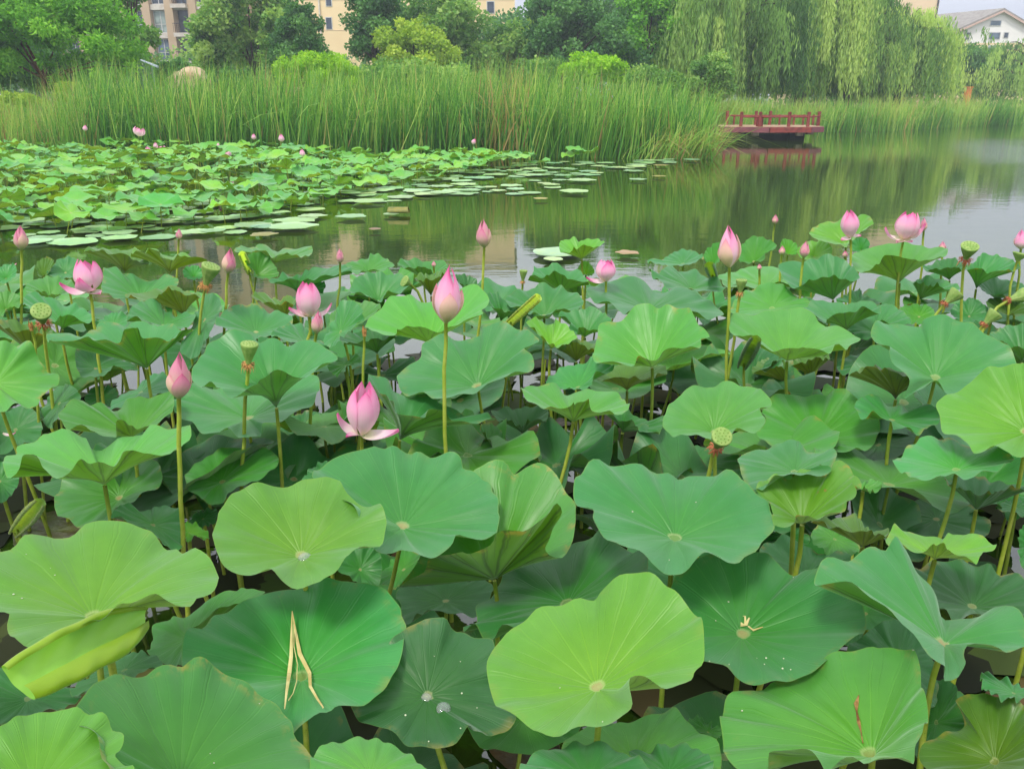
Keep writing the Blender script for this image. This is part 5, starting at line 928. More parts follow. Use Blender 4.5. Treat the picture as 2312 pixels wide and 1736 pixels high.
# far buds and flowers
far_proto = []
def far_flower(c, x, y, hpx, label, dist, stem_to=None, open_=False, lean=0.0):
    b = at_y(px(c, x, y), dist); Ln = hpx * CROP[c][2] / FPX * dist; n = 10; m = MB(); prof = [(0, .12), (.15, .30), (.35, .38), (.6, .3), (.85, .12), (1, .01)] if not open_ else [(0, .12), (.15, .4), (.4, .62), (.7, .6), (1.0, .42)]
    V = []; F = []; UV = []
    for k in range(5):
        a0 = k * 1.2566
        def fn(u, v, a0=a0, k=k):
            r = np.interp(v, [q[0] for q in prof], [q[1] for q in prof]) * Ln * (1 + .06 * (k % 2)); w = math.sin(math.pi * (v * .93 + .06) ** .7) ** .6; a = a0 + u * w * (.95 if not open_ else .6)
            return np.array([r * math.cos(a), r * math.sin(a), Ln * v * (1 - .08 * (k % 3))])
        v_, f_, uv_ = petal_grid(fn, 7, 5); b0 = len(V); V += list(v_); F += [tuple(i + b0 for i in q) for q in f_]; UV += uv_
    t = thing('lotus_flower' if open_ else 'lotus_bud', b, label, 'flower' if open_ else 'flower bud', 'small flowers over the distant bed')
    mesh('petal', V, F, M['petal'], t, uv=UV).rotation_euler = (0, lean, 0)
    MB().tube([(0, 0, .01), (.01, 0, -b[2] * .5), (.03, 0, -b[2] - .05)], .009, n=5).build('stalk', M['stalk'], t, smooth=True)
for a in (('P', 735, 750, 50, 'pale pink bud among the grasses at the far left', 27, None, False, .2), ('P', 1195, 795, 75, 'tallest pale flower before the reeds, leaning', 27, None, True, .35), ('P', 1285, 958, 75, 'fat pale pink bud left of the open distant flower', 26), ('P', 1348, 900, 50, 'small bud above the open distant flower', 27),
          ('P', 1400, 938, 58, 'open pale pink flower in front of the reeds', 26.5, None, True), ('P', 1887, 888, 34, 'tiny bud in front of the tall reeds', 27.2), ('P', 1975, 975, 68, 'pink bud low against the reeds left of centre', 25.5), ('P', 957, 1010, 40, 'small pink bud low at the reed foot', 26), ('Q', 222, 78, 65, 'pink bud on a long stem before the reeds, centre left', 26), ('Q', 402, 208, 65, 'pink bud just above the distant leaves', 24),
          ('Q', 1872, 98, 50, 'pale bud at the reed foot near the dry brown stems', 27, None, False, .5), ('P', 1905, 1410, 55, 'pink bud over the pads at the near fringe of the bed', 16), ('P', 2195, 825, 50, 'pale bud low in the reeds', 27.4)): far_flower(*a)

# ------------------------------------------------------------------ reeds
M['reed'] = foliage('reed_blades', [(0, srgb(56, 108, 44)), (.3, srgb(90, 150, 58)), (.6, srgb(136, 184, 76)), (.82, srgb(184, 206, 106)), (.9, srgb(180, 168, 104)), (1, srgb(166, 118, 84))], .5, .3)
def blades(name, roots, hts, tints, width, lean=(.12, 0), bend=.35, seg=5, seed=1, spread=.16, label='', cat='reeds', lean_add=0):
    r = np.random.default_rng(seed); n = len(roots); hts = np.asarray(hts)[:, None, None]; t = np.linspace(0, 1, seg + 1)[None, :, None]
    az = r.uniform(0, 6.28, n); d = np.stack([np.cos(az), np.sin(az), np.zeros(n)], 1)[:, None]; ln = np.stack([r.normal(lean[0], spread, n) + lean_add, r.normal(lean[1], spread, n), np.zeros(n)], 1)[:, None]
    bd = (bend * np.abs(r.normal(.5, .5, n)))[:, None, None]
    bd2 = np.where(r.random(n) < .22, r.uniform(.5, 1.3, n), 0)[:, None, None]
    P = np.asarray(roots)[:, None] + hts * (np.array([0, 0, 1.0]) * (t - bd * .35 * t ** 3 - bd2 * .8 * np.maximum(t - .62, 0) ** 1.2 * 1.6) + ln * t + d * bd * t ** 2.4 * .7 + d * bd2 * np.maximum(t - .6, 0) * 1.1)
    fa = r.uniform(0, 6.28, n); sd = np.stack([np.cos(fa), np.sin(fa), r.normal(0, .2, n)], 1)[:, None]; w = (np.asarray(width) * r.uniform(.45, 1.5, n))[:, None, None] * (1 - t ** 1.6) ** .8 + .0008
    V = np.stack([P - sd * w, P + sd * w], 2).reshape(-1, 3); b = (np.arange(n) * (seg + 1) * 2)[:, None, None]; i = (np.arange(seg) * 2)[None, :, None]
    F = (b + i + np.array([0, 1, 3, 2])[None, None]).reshape(-1, 4); T = np.repeat(np.asarray(tints), (seg + 1) * 2) + np.where(np.repeat(np.asarray(tints), (seg + 1) * 2) < .8, np.tile(np.repeat(np.linspace(-.14, .16, seg + 1), 2), n), 0)  # tint climbs root to tip: older dark bases, plus sunlit tips as colour
    o = mesh(name, V, F, M['reed'], tint=np.clip(T, 0, 1), smooth=False); return tag(o, label, cat, kind='stuff')
r = np.random.default_rng(5)
def top_y(xd):   # crown line of the big bed in display pixels
    return np.interp(xd, [-200, 0, 150, 210, 260, 330, 420, 560, 700, 900, 1050, 1200, 1350, 1450, 1520, 1570], [225, 222, 205, 170, 138, 140, 150, 150, 150, 145, 140, 150, 168, 180, 196, 240])
def dens_bed(n, y0, y1, seed):
    r = np.random.default_rng(seed); y = r.uniform(y0, y1, n); xd = r.uniform(-260, 1560, n) ; x = (xd - 1106) / 1736 * y * 1.03
    return x, y, xd
x, y, xd = dens_bed(16500, 29.0, 35.5, 6)
clump = np.sin(x * 1.7 + 2 * np.sin(y * 1.1)) * .5 + np.sin(x * .63 + y * .8 + 1) * .5 + .35 * np.sin(x * 4.1 + y)
keep = x < np.interp(y, [29, 31, 33, 36], [6.9, 7.2, 7.6, 8.0]); x, y, xd, clump = x[keep], y[keep], xd[keep], clump[keep]
elev = np.arctan((830 - top_y(xd)) / 1736) - PITCH; ht = (2.0 + np.tan(elev) * y) * r.uniform(.72, 1.24, len(x)) * (1 + .075 * clump) * np.interp(y, [29, 30.5], [.88, 1.0])
left = xd < 250; tint = np.clip(r.normal(.35, .22, len(x)) + .07 * clump + .20 * np.sin(x * .9) * np.sin(y * 1.3) * .6, 0, .8); tint[left] += .22
dead = r.random(len(x)) < np.where((xd > 1040) & (xd < 1120), .35, .04); tint[dead] = r.uniform(.84, 1, dead.sum())
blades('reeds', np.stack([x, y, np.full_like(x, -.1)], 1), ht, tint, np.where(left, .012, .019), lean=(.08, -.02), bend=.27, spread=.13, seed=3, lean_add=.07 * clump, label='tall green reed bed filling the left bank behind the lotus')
# low fringe, leaning tangle at the point of the bed
n = 1500; x = 6.3 + r.normal(-.5, .8, n); y = r.uniform(28.6, 31.5, n); tint = r.choice([.4, .55, .7, .8, .95], n); xx = np.clip(x, 3.8, 6.9)
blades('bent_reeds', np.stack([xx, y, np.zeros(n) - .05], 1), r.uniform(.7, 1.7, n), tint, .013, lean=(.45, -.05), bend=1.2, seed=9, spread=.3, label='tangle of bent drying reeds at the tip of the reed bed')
# wispy tall reeds at the far left in front of the dark tree
n = 70; x = r.uniform(-20.5, -13.5, n); y = r.uniform(30, 34, n)
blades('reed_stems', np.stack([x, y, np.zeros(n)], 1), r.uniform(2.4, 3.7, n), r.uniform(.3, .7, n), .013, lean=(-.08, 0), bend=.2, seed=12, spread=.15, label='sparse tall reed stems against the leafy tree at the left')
# right bank reeds
n = 13000; u = r.random(n); xs = np.interp(u, np.linspace(0, 1, 9), [9.6, 11.5, 15, 20, 26, 33, 41, 52, 66]); ys = np.interp(xs, [9, 13, 24, 34, 47, 62, 70], [47.2, 50.2, 54.5, 63, 72, 79, 82]) + r.uniform(-.6, 2.8, n)
pth = np.interp(xs, [9, 14, 22, 34, 42, 66], [2.1, 2.25, 2.3, 2.5, 2.3, 2.1])
tint = np.clip(r.normal(.52, .15, n) + .12 * np.sin(xs * .8) + np.where(xs > 36, -.12, .04), 0, .82); dead = r.random(n) < .05; tint[dead] = .92
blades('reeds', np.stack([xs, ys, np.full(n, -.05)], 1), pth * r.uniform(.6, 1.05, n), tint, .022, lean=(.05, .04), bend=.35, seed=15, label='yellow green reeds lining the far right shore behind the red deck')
# grasses left of and behind the deck
n = 900; xs = r.uniform(9.3, 13.5, n); ys = r.uniform(46.6, 49, n)
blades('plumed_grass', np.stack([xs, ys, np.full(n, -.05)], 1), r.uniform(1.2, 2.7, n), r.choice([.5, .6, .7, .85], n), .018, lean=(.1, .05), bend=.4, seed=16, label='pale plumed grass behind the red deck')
# rough grass on the bank
n = 5000; xs = r.uniform(-30, 7.2, n); ys = r.uniform(34.5, 42, n)
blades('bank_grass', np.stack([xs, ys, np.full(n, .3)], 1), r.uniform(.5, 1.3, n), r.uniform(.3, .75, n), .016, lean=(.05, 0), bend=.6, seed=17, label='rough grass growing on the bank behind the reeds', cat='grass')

# ------------------------------------------------------------------ red wooden deck
M['redwood'] = simple('red_painted_wood', srgb(146, 70, 62), .75, .2, srgb(112, 56, 52), 6, bump=.2)
M['deckplank'] = simple('worn_deck_planks', srgb(176, 150, 122), .8, .2, srgb(140, 112, 92), 5)
M['fascia'] = simple('deck_fascia', srgb(134, 76, 82), .7, .25, srgb(112, 66, 70), 4, bump=.2); M['concrete'] = simple('pale_concrete', srgb(190, 176, 150), .9, .2, srgb(150, 136, 114), 6); M['dark'] = simple('underdeck_shade', srgb(40, 40, 38), .9, .1)  # last one: near-black colour holding the shade below the deck
def dpt(x, y, Y): return at_y(np.array([1620 + x * .12043, 230 + y * .12043]), Y)
YD = 41.5; zf = .66; xl, xm, xr, xe = (dpt(q, 480, Y_)[0] for q, Y_ in ((120, YD + .5), (965, YD), (1760, YD), (1985, YD + .7)))
dk = thing('viewing_deck', ((xl + xr) / 2, YD + 1.4, 0), 'red railed wooden deck standing over the water before the far reeds', 'deck'); DO = np.array(dk.location)
outline = [(xl, YD + .5), (xm, YD - .1), (xm + .05, YD), (xr, YD), (xe, YD + .7), (xe + .1, YD + 3.2), (xl, YD + 3.4)]
nO = len(outline); m = MB(); m.add([(a, b, zf) for a, b in outline] + [(a, b, zf - .06) for a, b in outline], [tuple(range(nO)), tuple(range(2 * nO - 1, nO - 1, -1))] + [(i, (i + 1) % nO, nO + (i + 1) % nO, nO + i) for i in range(nO)]); m.build('deck_floor', M['deckplank'], dk, off=DO)
for i in range(nO):
    (a, b), (c_, d) = outline[i], outline[(i + 1) % nO]
    if i == 1: continue
    ln = math.hypot(c_ - a, d - b); nx, ny = (d - b) / ln, -(c_ - a) / ln; m = MB()
    m.add([(a + nx * .003, b + ny * .003, zf - .02), (c_ + nx * .003, d + ny * .003, zf - .02), (c_ + nx * .003, d + ny * .003, zf - .27), (a + nx * .003, b + ny * .003, zf - .27), (a + nx * .05, b + ny * .05, zf - .02), (c_ + nx * .05, d + ny * .05, zf - .02), (c_ + nx * .05, d + ny * .05, zf - .27), (a + nx * .05, b + ny * .05, zf - .27)], [(0, 1, 2, 3), (4, 5, 6, 7), (0, 1, 5, 4), (2, 3, 7, 6), (0, 3, 7, 4), (1, 2, 6, 5)])
    m.build('fascia_board', M['redwood'] if i == 2 else M['fascia'], dk, off=DO)
def post(x, y, h, w=.13, name='post'):
    m = MB(); m.box(x - w / 2, x + w / 2, y - w / 2, y + w / 2, zf, zf + h - .08); m.box(x - w * .62, x + w * .62, y - w * .62, y + w * .62, zf + h - .08, zf + h - .05); m.box(x - w * .45, x + w * .45, y - w * .45, y + w * .45, zf + h - .05, zf + h); m.build(name, M['redwood'], dk, off=DO)
PP = [(165, 3.2), (435, .45), (705, 3.1), (785, .12), (970, 3.0), (1330, .12), (1690, .15), (1880, 1.5)]; PQ = []
for q, dy in PP: X = dpt(q, 460, YD + dy)[0]; PQ.append((X, YD + dy)); post(X, YD + dy, .70)
for q, dy in ((735, .5), (830, .3), (1595, 2.9), (1780, 2.9), (300, 3.2), (1150, 3.0), (1420, 3.0)): post(dpt(q, 460, YD + dy)[0], YD + dy, .52, .08, 'baluster')
def rail(p, q, z, r_=.04):
    p, q = np.array([*p, z]), np.array([*q, z]); m = MB(); m.tube([p, q], r_, n=6); m.build('rail', M['redwood'], dk, off=DO)
for a, b in ((0, 2), (2, 4), (3, 5), (5, 6), (6, 7), (1, 3)): rail(PQ[a], PQ[b], zf + .46)
rail(PQ[4], (PQ[7][0], PQ[7][1] + 1.4), zf + .46)
for q, dy in ((720, .5), (1550, .35), (1740, 1.8)):
    X = dpt(q, 600, YD + dy)[0]; m = MB(); m.box(X - .16, X + .16, YD + dy, YD + dy + .3, zf - .44, zf - .061); m.build('beam_end', M['concrete'], dk, off=DO); m = MB(); m.box(X - .12, X + .12, YD + dy + 1.2, YD + dy + 1.5, -.6, zf - .061); m.build('pier', M['dark'], dk, off=DO)
m = MB(); m.box(xl + .1, xe - .2, YD + 2.7, YD + 2.85, -.3, zf - .061); m.build('shade_panel', M['dark'], dk, off=DO)  # dark panel across the back: shade under the deck as colour
# ------------------------------------------------------------------ trees
def leafy(name_stops): return foliage(*name_stops)
M['bark'] = simple('tree_bark', srgb(84, 66, 52), .9, .15, srgb(56, 44, 36), 6, bump=.6, bd=.03); M['bark_red'] = simple('reddish_bark', srgb(112, 70, 54), .9, .15, srgb(80, 50, 40), 6, bump=.6, bd=.03)
GR_ = lambda *a: [(i / (len(a) - 1), srgb(*c)) for i, c in enumerate(a)]
M['f_bright'] = foliage('bright_willowy_leaves', GR_((74, 134, 42), (120, 188, 58), (166, 222, 78)), .5, .42)
M['f_mid'] = foliage('mid_green_leaves', GR_((76, 124, 58), (118, 168, 76), (176, 206, 110)), .55, .42)
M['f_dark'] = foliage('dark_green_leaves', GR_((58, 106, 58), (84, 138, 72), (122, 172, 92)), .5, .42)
M['f_yel'] = foliage('yellow_green_leaves', GR_((114, 154, 48), (160, 194, 64), (200, 220, 92)), .55, .42)
M['f_lime'] = foliage('lime_shrub_leaves', GR_((118, 174, 36), (154, 206, 48), (184, 222, 72)), .55, .42)
M['f_willow'] = foliage('weeping_willow_leaves', GR_((78, 122, 58), (136, 178, 86), (196, 220, 122)), .55, .42)
def leaf_cloud(centers, radii, n, size, seed, tint_c, droop=.3, aspect=.42):
    """n rhombic leaves spread through clumps; returns V,F,T"""
    r = np.random.default_rng(seed); k = r.choice(len(centers), n, p=radii ** 2 / (radii ** 2).sum()); d = nrm(r.normal(size=(n, 3))); rad = r.random(n) ** .45
    p = centers[k] + d * (radii[k] * rad)[:, None] * np.array([1, 1, .8])
    ax = nrm(d * .7 + r.normal(size=(n, 3)) * .8 - np.array([0, 0, droop])); nn = nrm(np.cross(ax, r.normal(size=(n, 3)))); L_ = size * r.uniform(.6, 1.4, n)[:, None]; W_ = L_ * aspect
    bend = np.cross(ax, nn) * L_ * .18
    V = np.stack([p, p + ax * L_ * .5 + nn * W_ + bend, p + ax * L_, p + ax * L_ * .5 - nn * W_ + bend], 1).reshape(-1, 3); F = np.arange(4 * n).reshape(n, 4)
    T = np.clip(np.repeat(tint_c[k] + r.normal(0, .16, n), 4), 0, 1); return V, F, T
def limbs(m, base, tips, r0, seed, n_sub=3):
    r = np.random.default_rng(seed)
    for t_ in tips:
        d = t_ - base; mid = base + d * .5 + r.normal(size=3) * np.linalg.norm(d) * .08 + np.array([0, 0, .1 * np.linalg.norm(d)]); P_ = bez(base, base + d * .3, mid, t_, 7); m.tube(P_, np.linspace(r0, r0 * .18, 7), n=6)
def tree(name, X, Y, crown, label, mat, n=5000, size=.30, z0=.4, trunk=.16, clumps=38, seed=0, bark='bark', trunk_top=None, lean=0, fill=.62, aspect=.42, cat='tree', crk=.30, group=None):
    """crown: list of ellipsoids (dx, dy, z, rx, ry, rz)"""
    r = np.random.default_rng(seed); t = thing(name, (X, Y, z0), label, cat, group); C_ = []; Rr = []; n = int(n * 1.7); size = size * .72
    vol = np.array([c[3] * c[5] for c in crown], float); vol /= vol.sum()
    for c, w in zip(crown, vol):
        k = max(4, int(clumps * w)); d = nrm(r.normal(size=(k, 3))); d[:, 2] = np.where(d[:, 2] < -.5, -d[:, 2], d[:, 2]); rad = r.uniform(.35, 1.0, k) ** .6
        C_.append(np.array([c[0], c[1], c[2] - z0]) + d * rad[:, None] * np.array(c[3:6]) * .92); Rr.append(np.full(k, min(c[3], c[5]) * crk) * r.uniform(.7, 1.5, k))
    C_ = np.concatenate(C_); Rr = np.concatenate(Rr); tc_ = np.clip(r.normal(.5, .2, len(C_)), .05, .95)
    V, F, T = leaf_cloud(C_, Rr, n, size, seed + 1, tc_, aspect=aspect); mesh('crown', V, F, M[mat], t, tint=T, smooth=False)
    if trunk:
        m = MB(); zc = np.mean([c[2] for c in crown]) - z0; top = np.array([lean, 0, (trunk_top or zc * .8)]); P_ = bez(np.array([0, 0, -.3]), np.array([0, 0, top[2] * .4]), top * np.array([.6, 1, .8]), top, 8); m.tube(P_, np.linspace(trunk, trunk * .6, 8), n=9)
        hi = np.where(C_[:, 2] > P_[5][2] + .2)[0]; limbs(m, P_[5], C_[r.choice(hi, min(9, len(hi)), replace=False)] if len(hi) else [], trunk * .5, seed); m.build('trunk', M[bark], t, smooth=True)
    return t
def dX(xd, Y): return (xd - 1106) / 1736 * (Y * math.cos(PITCH) + .0) * 1.06   # display column -> metres near the horizon rows
def zat(yd, Y): return 2.0 + math.tan(math.atan((830 - yd) / 1736) - PITCH) * Y
def ell(xd0, xd1, yd0, yd1, Y, depth=None, dy=0):
    """ellipsoid filling a window of display pixels at distance Y"""
    x0, x1 = at_y(px('Z', xd0, (yd0 + yd1) / 2), Y)[0], at_y(px('Z', xd1, (yd0 + yd1) / 2), Y)[0]; z1, z0_ = zat(yd0, Y), zat(yd1, Y); return ((x0 + x1) / 2, dy, (z0_ + z1) / 2, (x1 - x0) / 2, depth or (x1 - x0) / 2.4, (z1 - z0_) / 2)
def tree_px(name, Y, wins, label, mat, **k):
    es = [ell(*w, Y) for w in wins]; X = es[0][0] if 'X' not in k else at_y(px('Z', k.pop('X'), 200), Y)[0]
    return tree(name, X, Y, [(e[0] - X, e[1], e[2], e[3], e[4], e[5]) for e in es], label, mat, **k)
tree_px('deciduous_tree', 37, [(-140, 250, -90, 150), (60, 310, -30, 185), (-180, 90, 30, 215), (120, 300, 100, 210), (-160, 60, -60, 120), (-60, 200, 40, 195)], 'bright green leafy tree leaning over the left bank with a dark hollow beneath', 'f_bright', n=24000, size=.26, clumps=150, seed=21, trunk=.13, bark='bark_red', aspect=.20, X=85, lean=.5, crk=.24)
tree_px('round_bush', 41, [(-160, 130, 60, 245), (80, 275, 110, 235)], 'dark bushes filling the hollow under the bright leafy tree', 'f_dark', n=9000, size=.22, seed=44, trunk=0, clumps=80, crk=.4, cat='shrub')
tree_px('deciduous_tree', 46, [(225, 350, 20, 215), (205, 330, -60, 90), (200, 345, -190, -20)], 'small dull green tree right behind the bright leafy tree', 'f_mid', n=4200, size=.26, seed=22, clumps=40)
tree_px('deciduous_tree', 52, [(410, 660, -75, 130), (405, 580, 10, 210), (520, 670, -10, 190)], 'pale tipped leafy tree in front of the balconied apartment block', 'f_mid', n=10000, size=.30, seed=23, clumps=80, crk=.24)
tree_px('evergreen_tree', 48, [(585, 712, -5, 190), (610, 690, -30, 70), (560, 722, 60, 210)], 'dark domed tree left of the cream building wall', 'f_dark', n=9000, size=.2, seed=24, clumps=70, crk=.26)
tree_px('evergreen_tree', 52, [(742, 872, -30, 190), (750, 860, -70, 50)], 'dark broad tree right of the cream building wall', 'f_dark', n=7000, size=.24, seed=25, clumps=55)
tree_px('deciduous_tree', 50, [(785, 1000, 55, 210), (830, 960, 30, 110)], 'yellow green bushy tree standing before darker crowns', 'f_yel', n=7000, size=.24, seed=26, clumps=60, crk=.26)
tree_px('deciduous_tree', 56, [(850, 1042, -45, 150), (900, 1060, 50, 220)], 'large mid green tree behind the yellow green bushy tree', 'f_mid', n=9000, size=.32, seed=27, clumps=70)
tree_px('deciduous_tree', 58, [(1050, 1260, 38, 200), (1120, 1260, -35, 120), (1030, 1180, 60, 220)], 'hazy green tree in the middle of the tree row', 'f_mid', n=10000, size=.34, seed=28, clumps=75, crk=.25)
tree_px('evergreen_tree', 54, [(1125, 1340, -45, 150), (1150, 1330, -60, 60), (1130, 1410, 10, 215)], 'dense dark tree in the middle, next to the weeping willows', 'f_dark', n=12000, size=.26, seed=29, clumps=90, crk=.24)
tree_px('deciduous_tree', 55, [(1310, 1480, -60, 190), (1270, 1420, 50, 220), (1330, 1470, -60, 60)], 'fresh green tree touching the first weeping willow', 'f_bright', n=8000, size=.28, seed=30, clumps=60)
tree_px('round_bush', 38, [(575, 790, 108, 220)], 'bright lime domed shrub rising behind the reeds', 'f_lime', n=9000, size=.16, seed=31, trunk=0, clumps=110, crk=.20, cat='shrub', aspect=.25)
tree_px('round_bush', 42, [(1200, 1360, 116, 200)], 'vivid green shrub below the dense dark tree', 'f_lime', n=5000, size=.18, seed=32, trunk=0, clumps=50, cat='shrub')
tree_px('round_bush', 46, [(1480, 1585, 115, 250), (1430, 1540, 160, 240)], 'leafy shrub at the foot of the first weeping willow', 'f_mid', n=6000, size=.2, seed=33, trunk=.05, clumps=55, cat='shrub')
tree_px('round_bush', 34.5, [(118, 192, 172, 240)], 'clipped olive green domed bush under the bright leafy tree', 'f_yel', n=5000, size=.07, seed=34, trunk=0, clumps=120, crk=.2, cat='shrub')
tree_px('round_bush', 34, [(-60, 95, 200, 250)], 'low yellow shrub at the far left edge', 'f_yel', n=3500, size=.12, seed=35, trunk=0, clumps=40, cat='shrub')
tree_px('round_bush', 44, [(330, 420, 130, 200), (430, 560, 150, 210)], 'dark bush in front of the apartment block', 'f_dark', n=4500, size=.22, seed=36, trunk=0, clumps=45, cat='shrub')
tree_px('round_bush', 43, [(690, 1100, 140, 215)], 'long green thicket behind the middle of the reed bed', 'f_mid', n=7000, size=.2, seed=37, trunk=0, clumps=80, crk=.5, cat='shrub')
tree_px('round_bush', 47, [(1090, 1240, 130, 220), (1330, 1480, 150, 230)], 'green thicket below the hazy tree', 'f_mid', n=7000, size=.22, seed=38, trunk=0, clumps=70, crk=.4, cat='shrub')
tree_px('deciduous_tree', 78, [(360, 640, 60, 240), (480, 760, 110, 240)], 'low distant trees in the gap before the apartment block', 'f_mid', n=5000, size=.4, seed=42, clumps=60, crk=.4)
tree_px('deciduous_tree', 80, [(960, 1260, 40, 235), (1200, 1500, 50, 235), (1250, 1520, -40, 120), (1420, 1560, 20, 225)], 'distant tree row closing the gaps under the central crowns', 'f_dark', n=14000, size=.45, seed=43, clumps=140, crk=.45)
tree_px('deciduous_tree', 84, [(2050, 2190, 95, 190), (2070, 2160, 150, 220)], 'small dark tree with a thin trunk under the white gabled house', 'f_dark', n=5000, size=.34, seed=39, clumps=45, trunk=.12)
tree_px('deciduous_tree', 100, [(1480, 2060, 80, 215)], 'dark line of trees behind the weeping willows', 'f_dark', n=8000, size=.5, seed=40, clumps=80, crk=.45, trunk=.2)
tree_px('deciduous_tree', 92, [(2150, 2420, 120, 215)], 'dark trees filling under the right weeping willow', 'f_dark', n=5000, size=.45, seed=41, clumps=50, crk=.45, trunk=.2)
tree_px('round_bush', 70, [(1460, 1640, 150, 228), (1600, 1800, 165, 226)], 'dark thicket under the weeping willows behind the red deck', 'f_dark', n=6000, size=.3, seed=45, trunk=0, clumps=70, crk=.45, cat='shrub')
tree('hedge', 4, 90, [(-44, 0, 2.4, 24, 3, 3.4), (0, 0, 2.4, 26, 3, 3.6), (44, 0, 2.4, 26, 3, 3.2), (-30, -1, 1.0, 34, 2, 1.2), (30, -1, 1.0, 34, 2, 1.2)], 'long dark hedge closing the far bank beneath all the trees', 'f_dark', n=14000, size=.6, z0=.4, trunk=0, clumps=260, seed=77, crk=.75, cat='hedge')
def weeping(X, Y, w, h, label, seed, n=900, z_low=.7, depth=None, skew=0):
    r = np.random.default_rng(seed); t = thing('weeping_willow', (X, Y, .4), label, 'tree', 'weeping willows on the far shore'); dp = depth or w * .7; V = []; F = []; T = []; m = MB()
    m.tube(bez(np.array([0, 0, -.4]), np.array([.1, 0, h * .2]), np.array([-.2, 0, h * .4]), np.array([.2, 0, h * .62]), 8), np.linspace(.42, .25, 8), n=9)
    nb = 28; heads = []
    for k in range(nb):
        a = r.uniform(0, 6.28); q = r.random() ** .55; hx, hy = math.cos(a) * q * w * .44, math.sin(a) * q * dp * .5; hz = h * (1 - .42 * q ** 2.2) * r.uniform(.82, 1.0)
        heads.append((hx, hy, hz)); P_ = bez(np.array([0, 0, h * .5]), np.array([hx * .2, hy * .2, hz * .85]), np.array([hx * .6, hy * .6, hz * 1.05]), np.array([hx, hy, hz]), 7); m.tube(P_, np.linspace(.13, .03, 7), n=5, cap=False)
    heads = np.array(heads); tints = np.clip(r.normal(.46, .34, nb), .02, .98)  # wide tint spread puts shadow between the hanging masses into colour
    P0 = []; D_ = []; LN = []; TT = []; tas = r.normal(size=(nb, 5, 2)) * w * .065; tt_ = r.normal(0, .16, (nb, 5)); tz = r.uniform(0, 1, (nb, 5))
    for k in range(n):
        i = r.integers(nb); hx, hy, hz = heads[i]; j = r.integers(5); off = tas[i, j] + r.normal(size=2) * .17; z_end = z_low + h * (.04 + .55 * tz[i, j] ** 2.2) + r.uniform(0, h * .12); z0_ = hz - abs(r.normal()) * .5 + .2
        out = nrm(np.array([hx, hy * 1.2, 0]) + r.normal(size=3) * .5 * np.array([1, 1, 0])) * r.uniform(.3, 1.7)
        ln = max(.8, z0_ - z_end); ns = int(ln / .13); s_ = (np.arange(ns) + r.random(ns) * .8) / ns
        c = np.array([hx + off[0], hy + off[1], z0_])[None] + np.stack([out[0] * s_ ** .5, out[1] * s_ ** .5, .35 * np.sin(np.minimum(s_ * 6, 3.14)) * .6 - ln * s_ ** 1.08], 1) + r.normal(size=(ns, 3)) * .07
        P0.append(c); LN.append(r.uniform(.22, .48, ns)); TT.append(np.full(ns, tints[i]) + tt_[i, j] + r.normal(0, .07) + r.normal(0, .05, ns))
    c = np.concatenate(P0); L_ = np.concatenate(LN)[:, None]; T = np.concatenate(TT); k = len(c); ax = nrm(r.normal(size=(k, 3)) * .17 - np.array([0, 0, 1.0])); nn = nrm(np.cross(ax, r.normal(size=(k, 3)))); W_ = L_ * .10
    V = np.stack([c, c + ax * L_ * .5 + nn * W_, c + ax * L_, c + ax * L_ * .5 - nn * W_], 1).reshape(-1, 3)
    mesh('crown', V, np.arange(4 * k).reshape(k, 4), M['f_willow'], t, tint=np.clip(np.repeat(T, 4), 0, 1), smooth=False); m.build('trunk', M['bark'], t, smooth=True)
Xp = lambda xd, Y: at_y(px('Z', xd, 150), Y)[0]
weeping(Xp(1545, 56), 56, 9.5, 12.0, 'tall weeping willow nearest the green trees, left of the willow group', 61, 1700, 1.0)
weeping(Xp(1735, 60), 60, 9.5, 13.5, 'highest weeping willow in the middle, directly behind the red deck', 62, 2000, .9)
weeping(Xp(1945, 66), 66, 10.5, 8.3, 'broad weeping willow falling to a rounded edge beside the pale sky', 63, 2000, .9)
weeping(Xp(1840, 64), 64, 8.0, 9.6, 'weeping willow squeezed between the highest and the broad one', 65, 900, .9)
weeping(Xp(2235, 82), 82, 11.5, 7.4, 'weeping willow at the right edge in front of the white house', 64, 1300, 1.0)

# ------------------------------------------------------------------ boulder, stone, lamp, orange post
def rock(name, xd0, xd1, yd0, yd1, Y, label, cat, c0, c1, seed):
    e = ell(xd0, xd1, yd0, yd1, Y); r = np.random.default_rng(seed); me = bpy.data.meshes.new(name)
    import bmesh
    bm = bmesh.new(); bmesh.ops.create_icosphere(bm, subdivisions=4, radius=1); K = r.normal(size=(9, 3)) * 1.6; ph = r.uniform(0, 6, 9)
    for v in bm.verts:
        q = np.array(v.co); f_ = 1 + sum(.05 * math.sin(K[i] @ q * (1 + i * .35) + ph[i]) for i in range(9)); q = q * f_; q = np.sign(q) * np.abs(q) ** .85; v.co = Vector((q[0] * e[3], q[1] * e[4], q[2] * e[5]))
    bm.to_mesh(me); bm.free(); me.materials.append(simple(name + '_stone', c0, .85, .2, c1, 1.6, bump=.7, bd=.05)); me.polygons.foreach_set('use_smooth', np.ones(len(me.polygons), bool))
    o = bpy.data.objects.new(name, me); COL.objects.link(o); o.location = (e[0], Y, e[2]); tag(o, label, cat)
rock('boulder', 362, 462, 148, 245, 38.5, 'big pale boulder half hidden behind the reeds', 'boulder', srgb(206, 182, 152), srgb(158, 128, 100), 3)
rock('garden_stone', 190, 222, 181, 214, 36, 'grey stone beside the clipped domed bush', 'stone', srgb(142, 126, 114), srgb(74, 66, 62), 4)
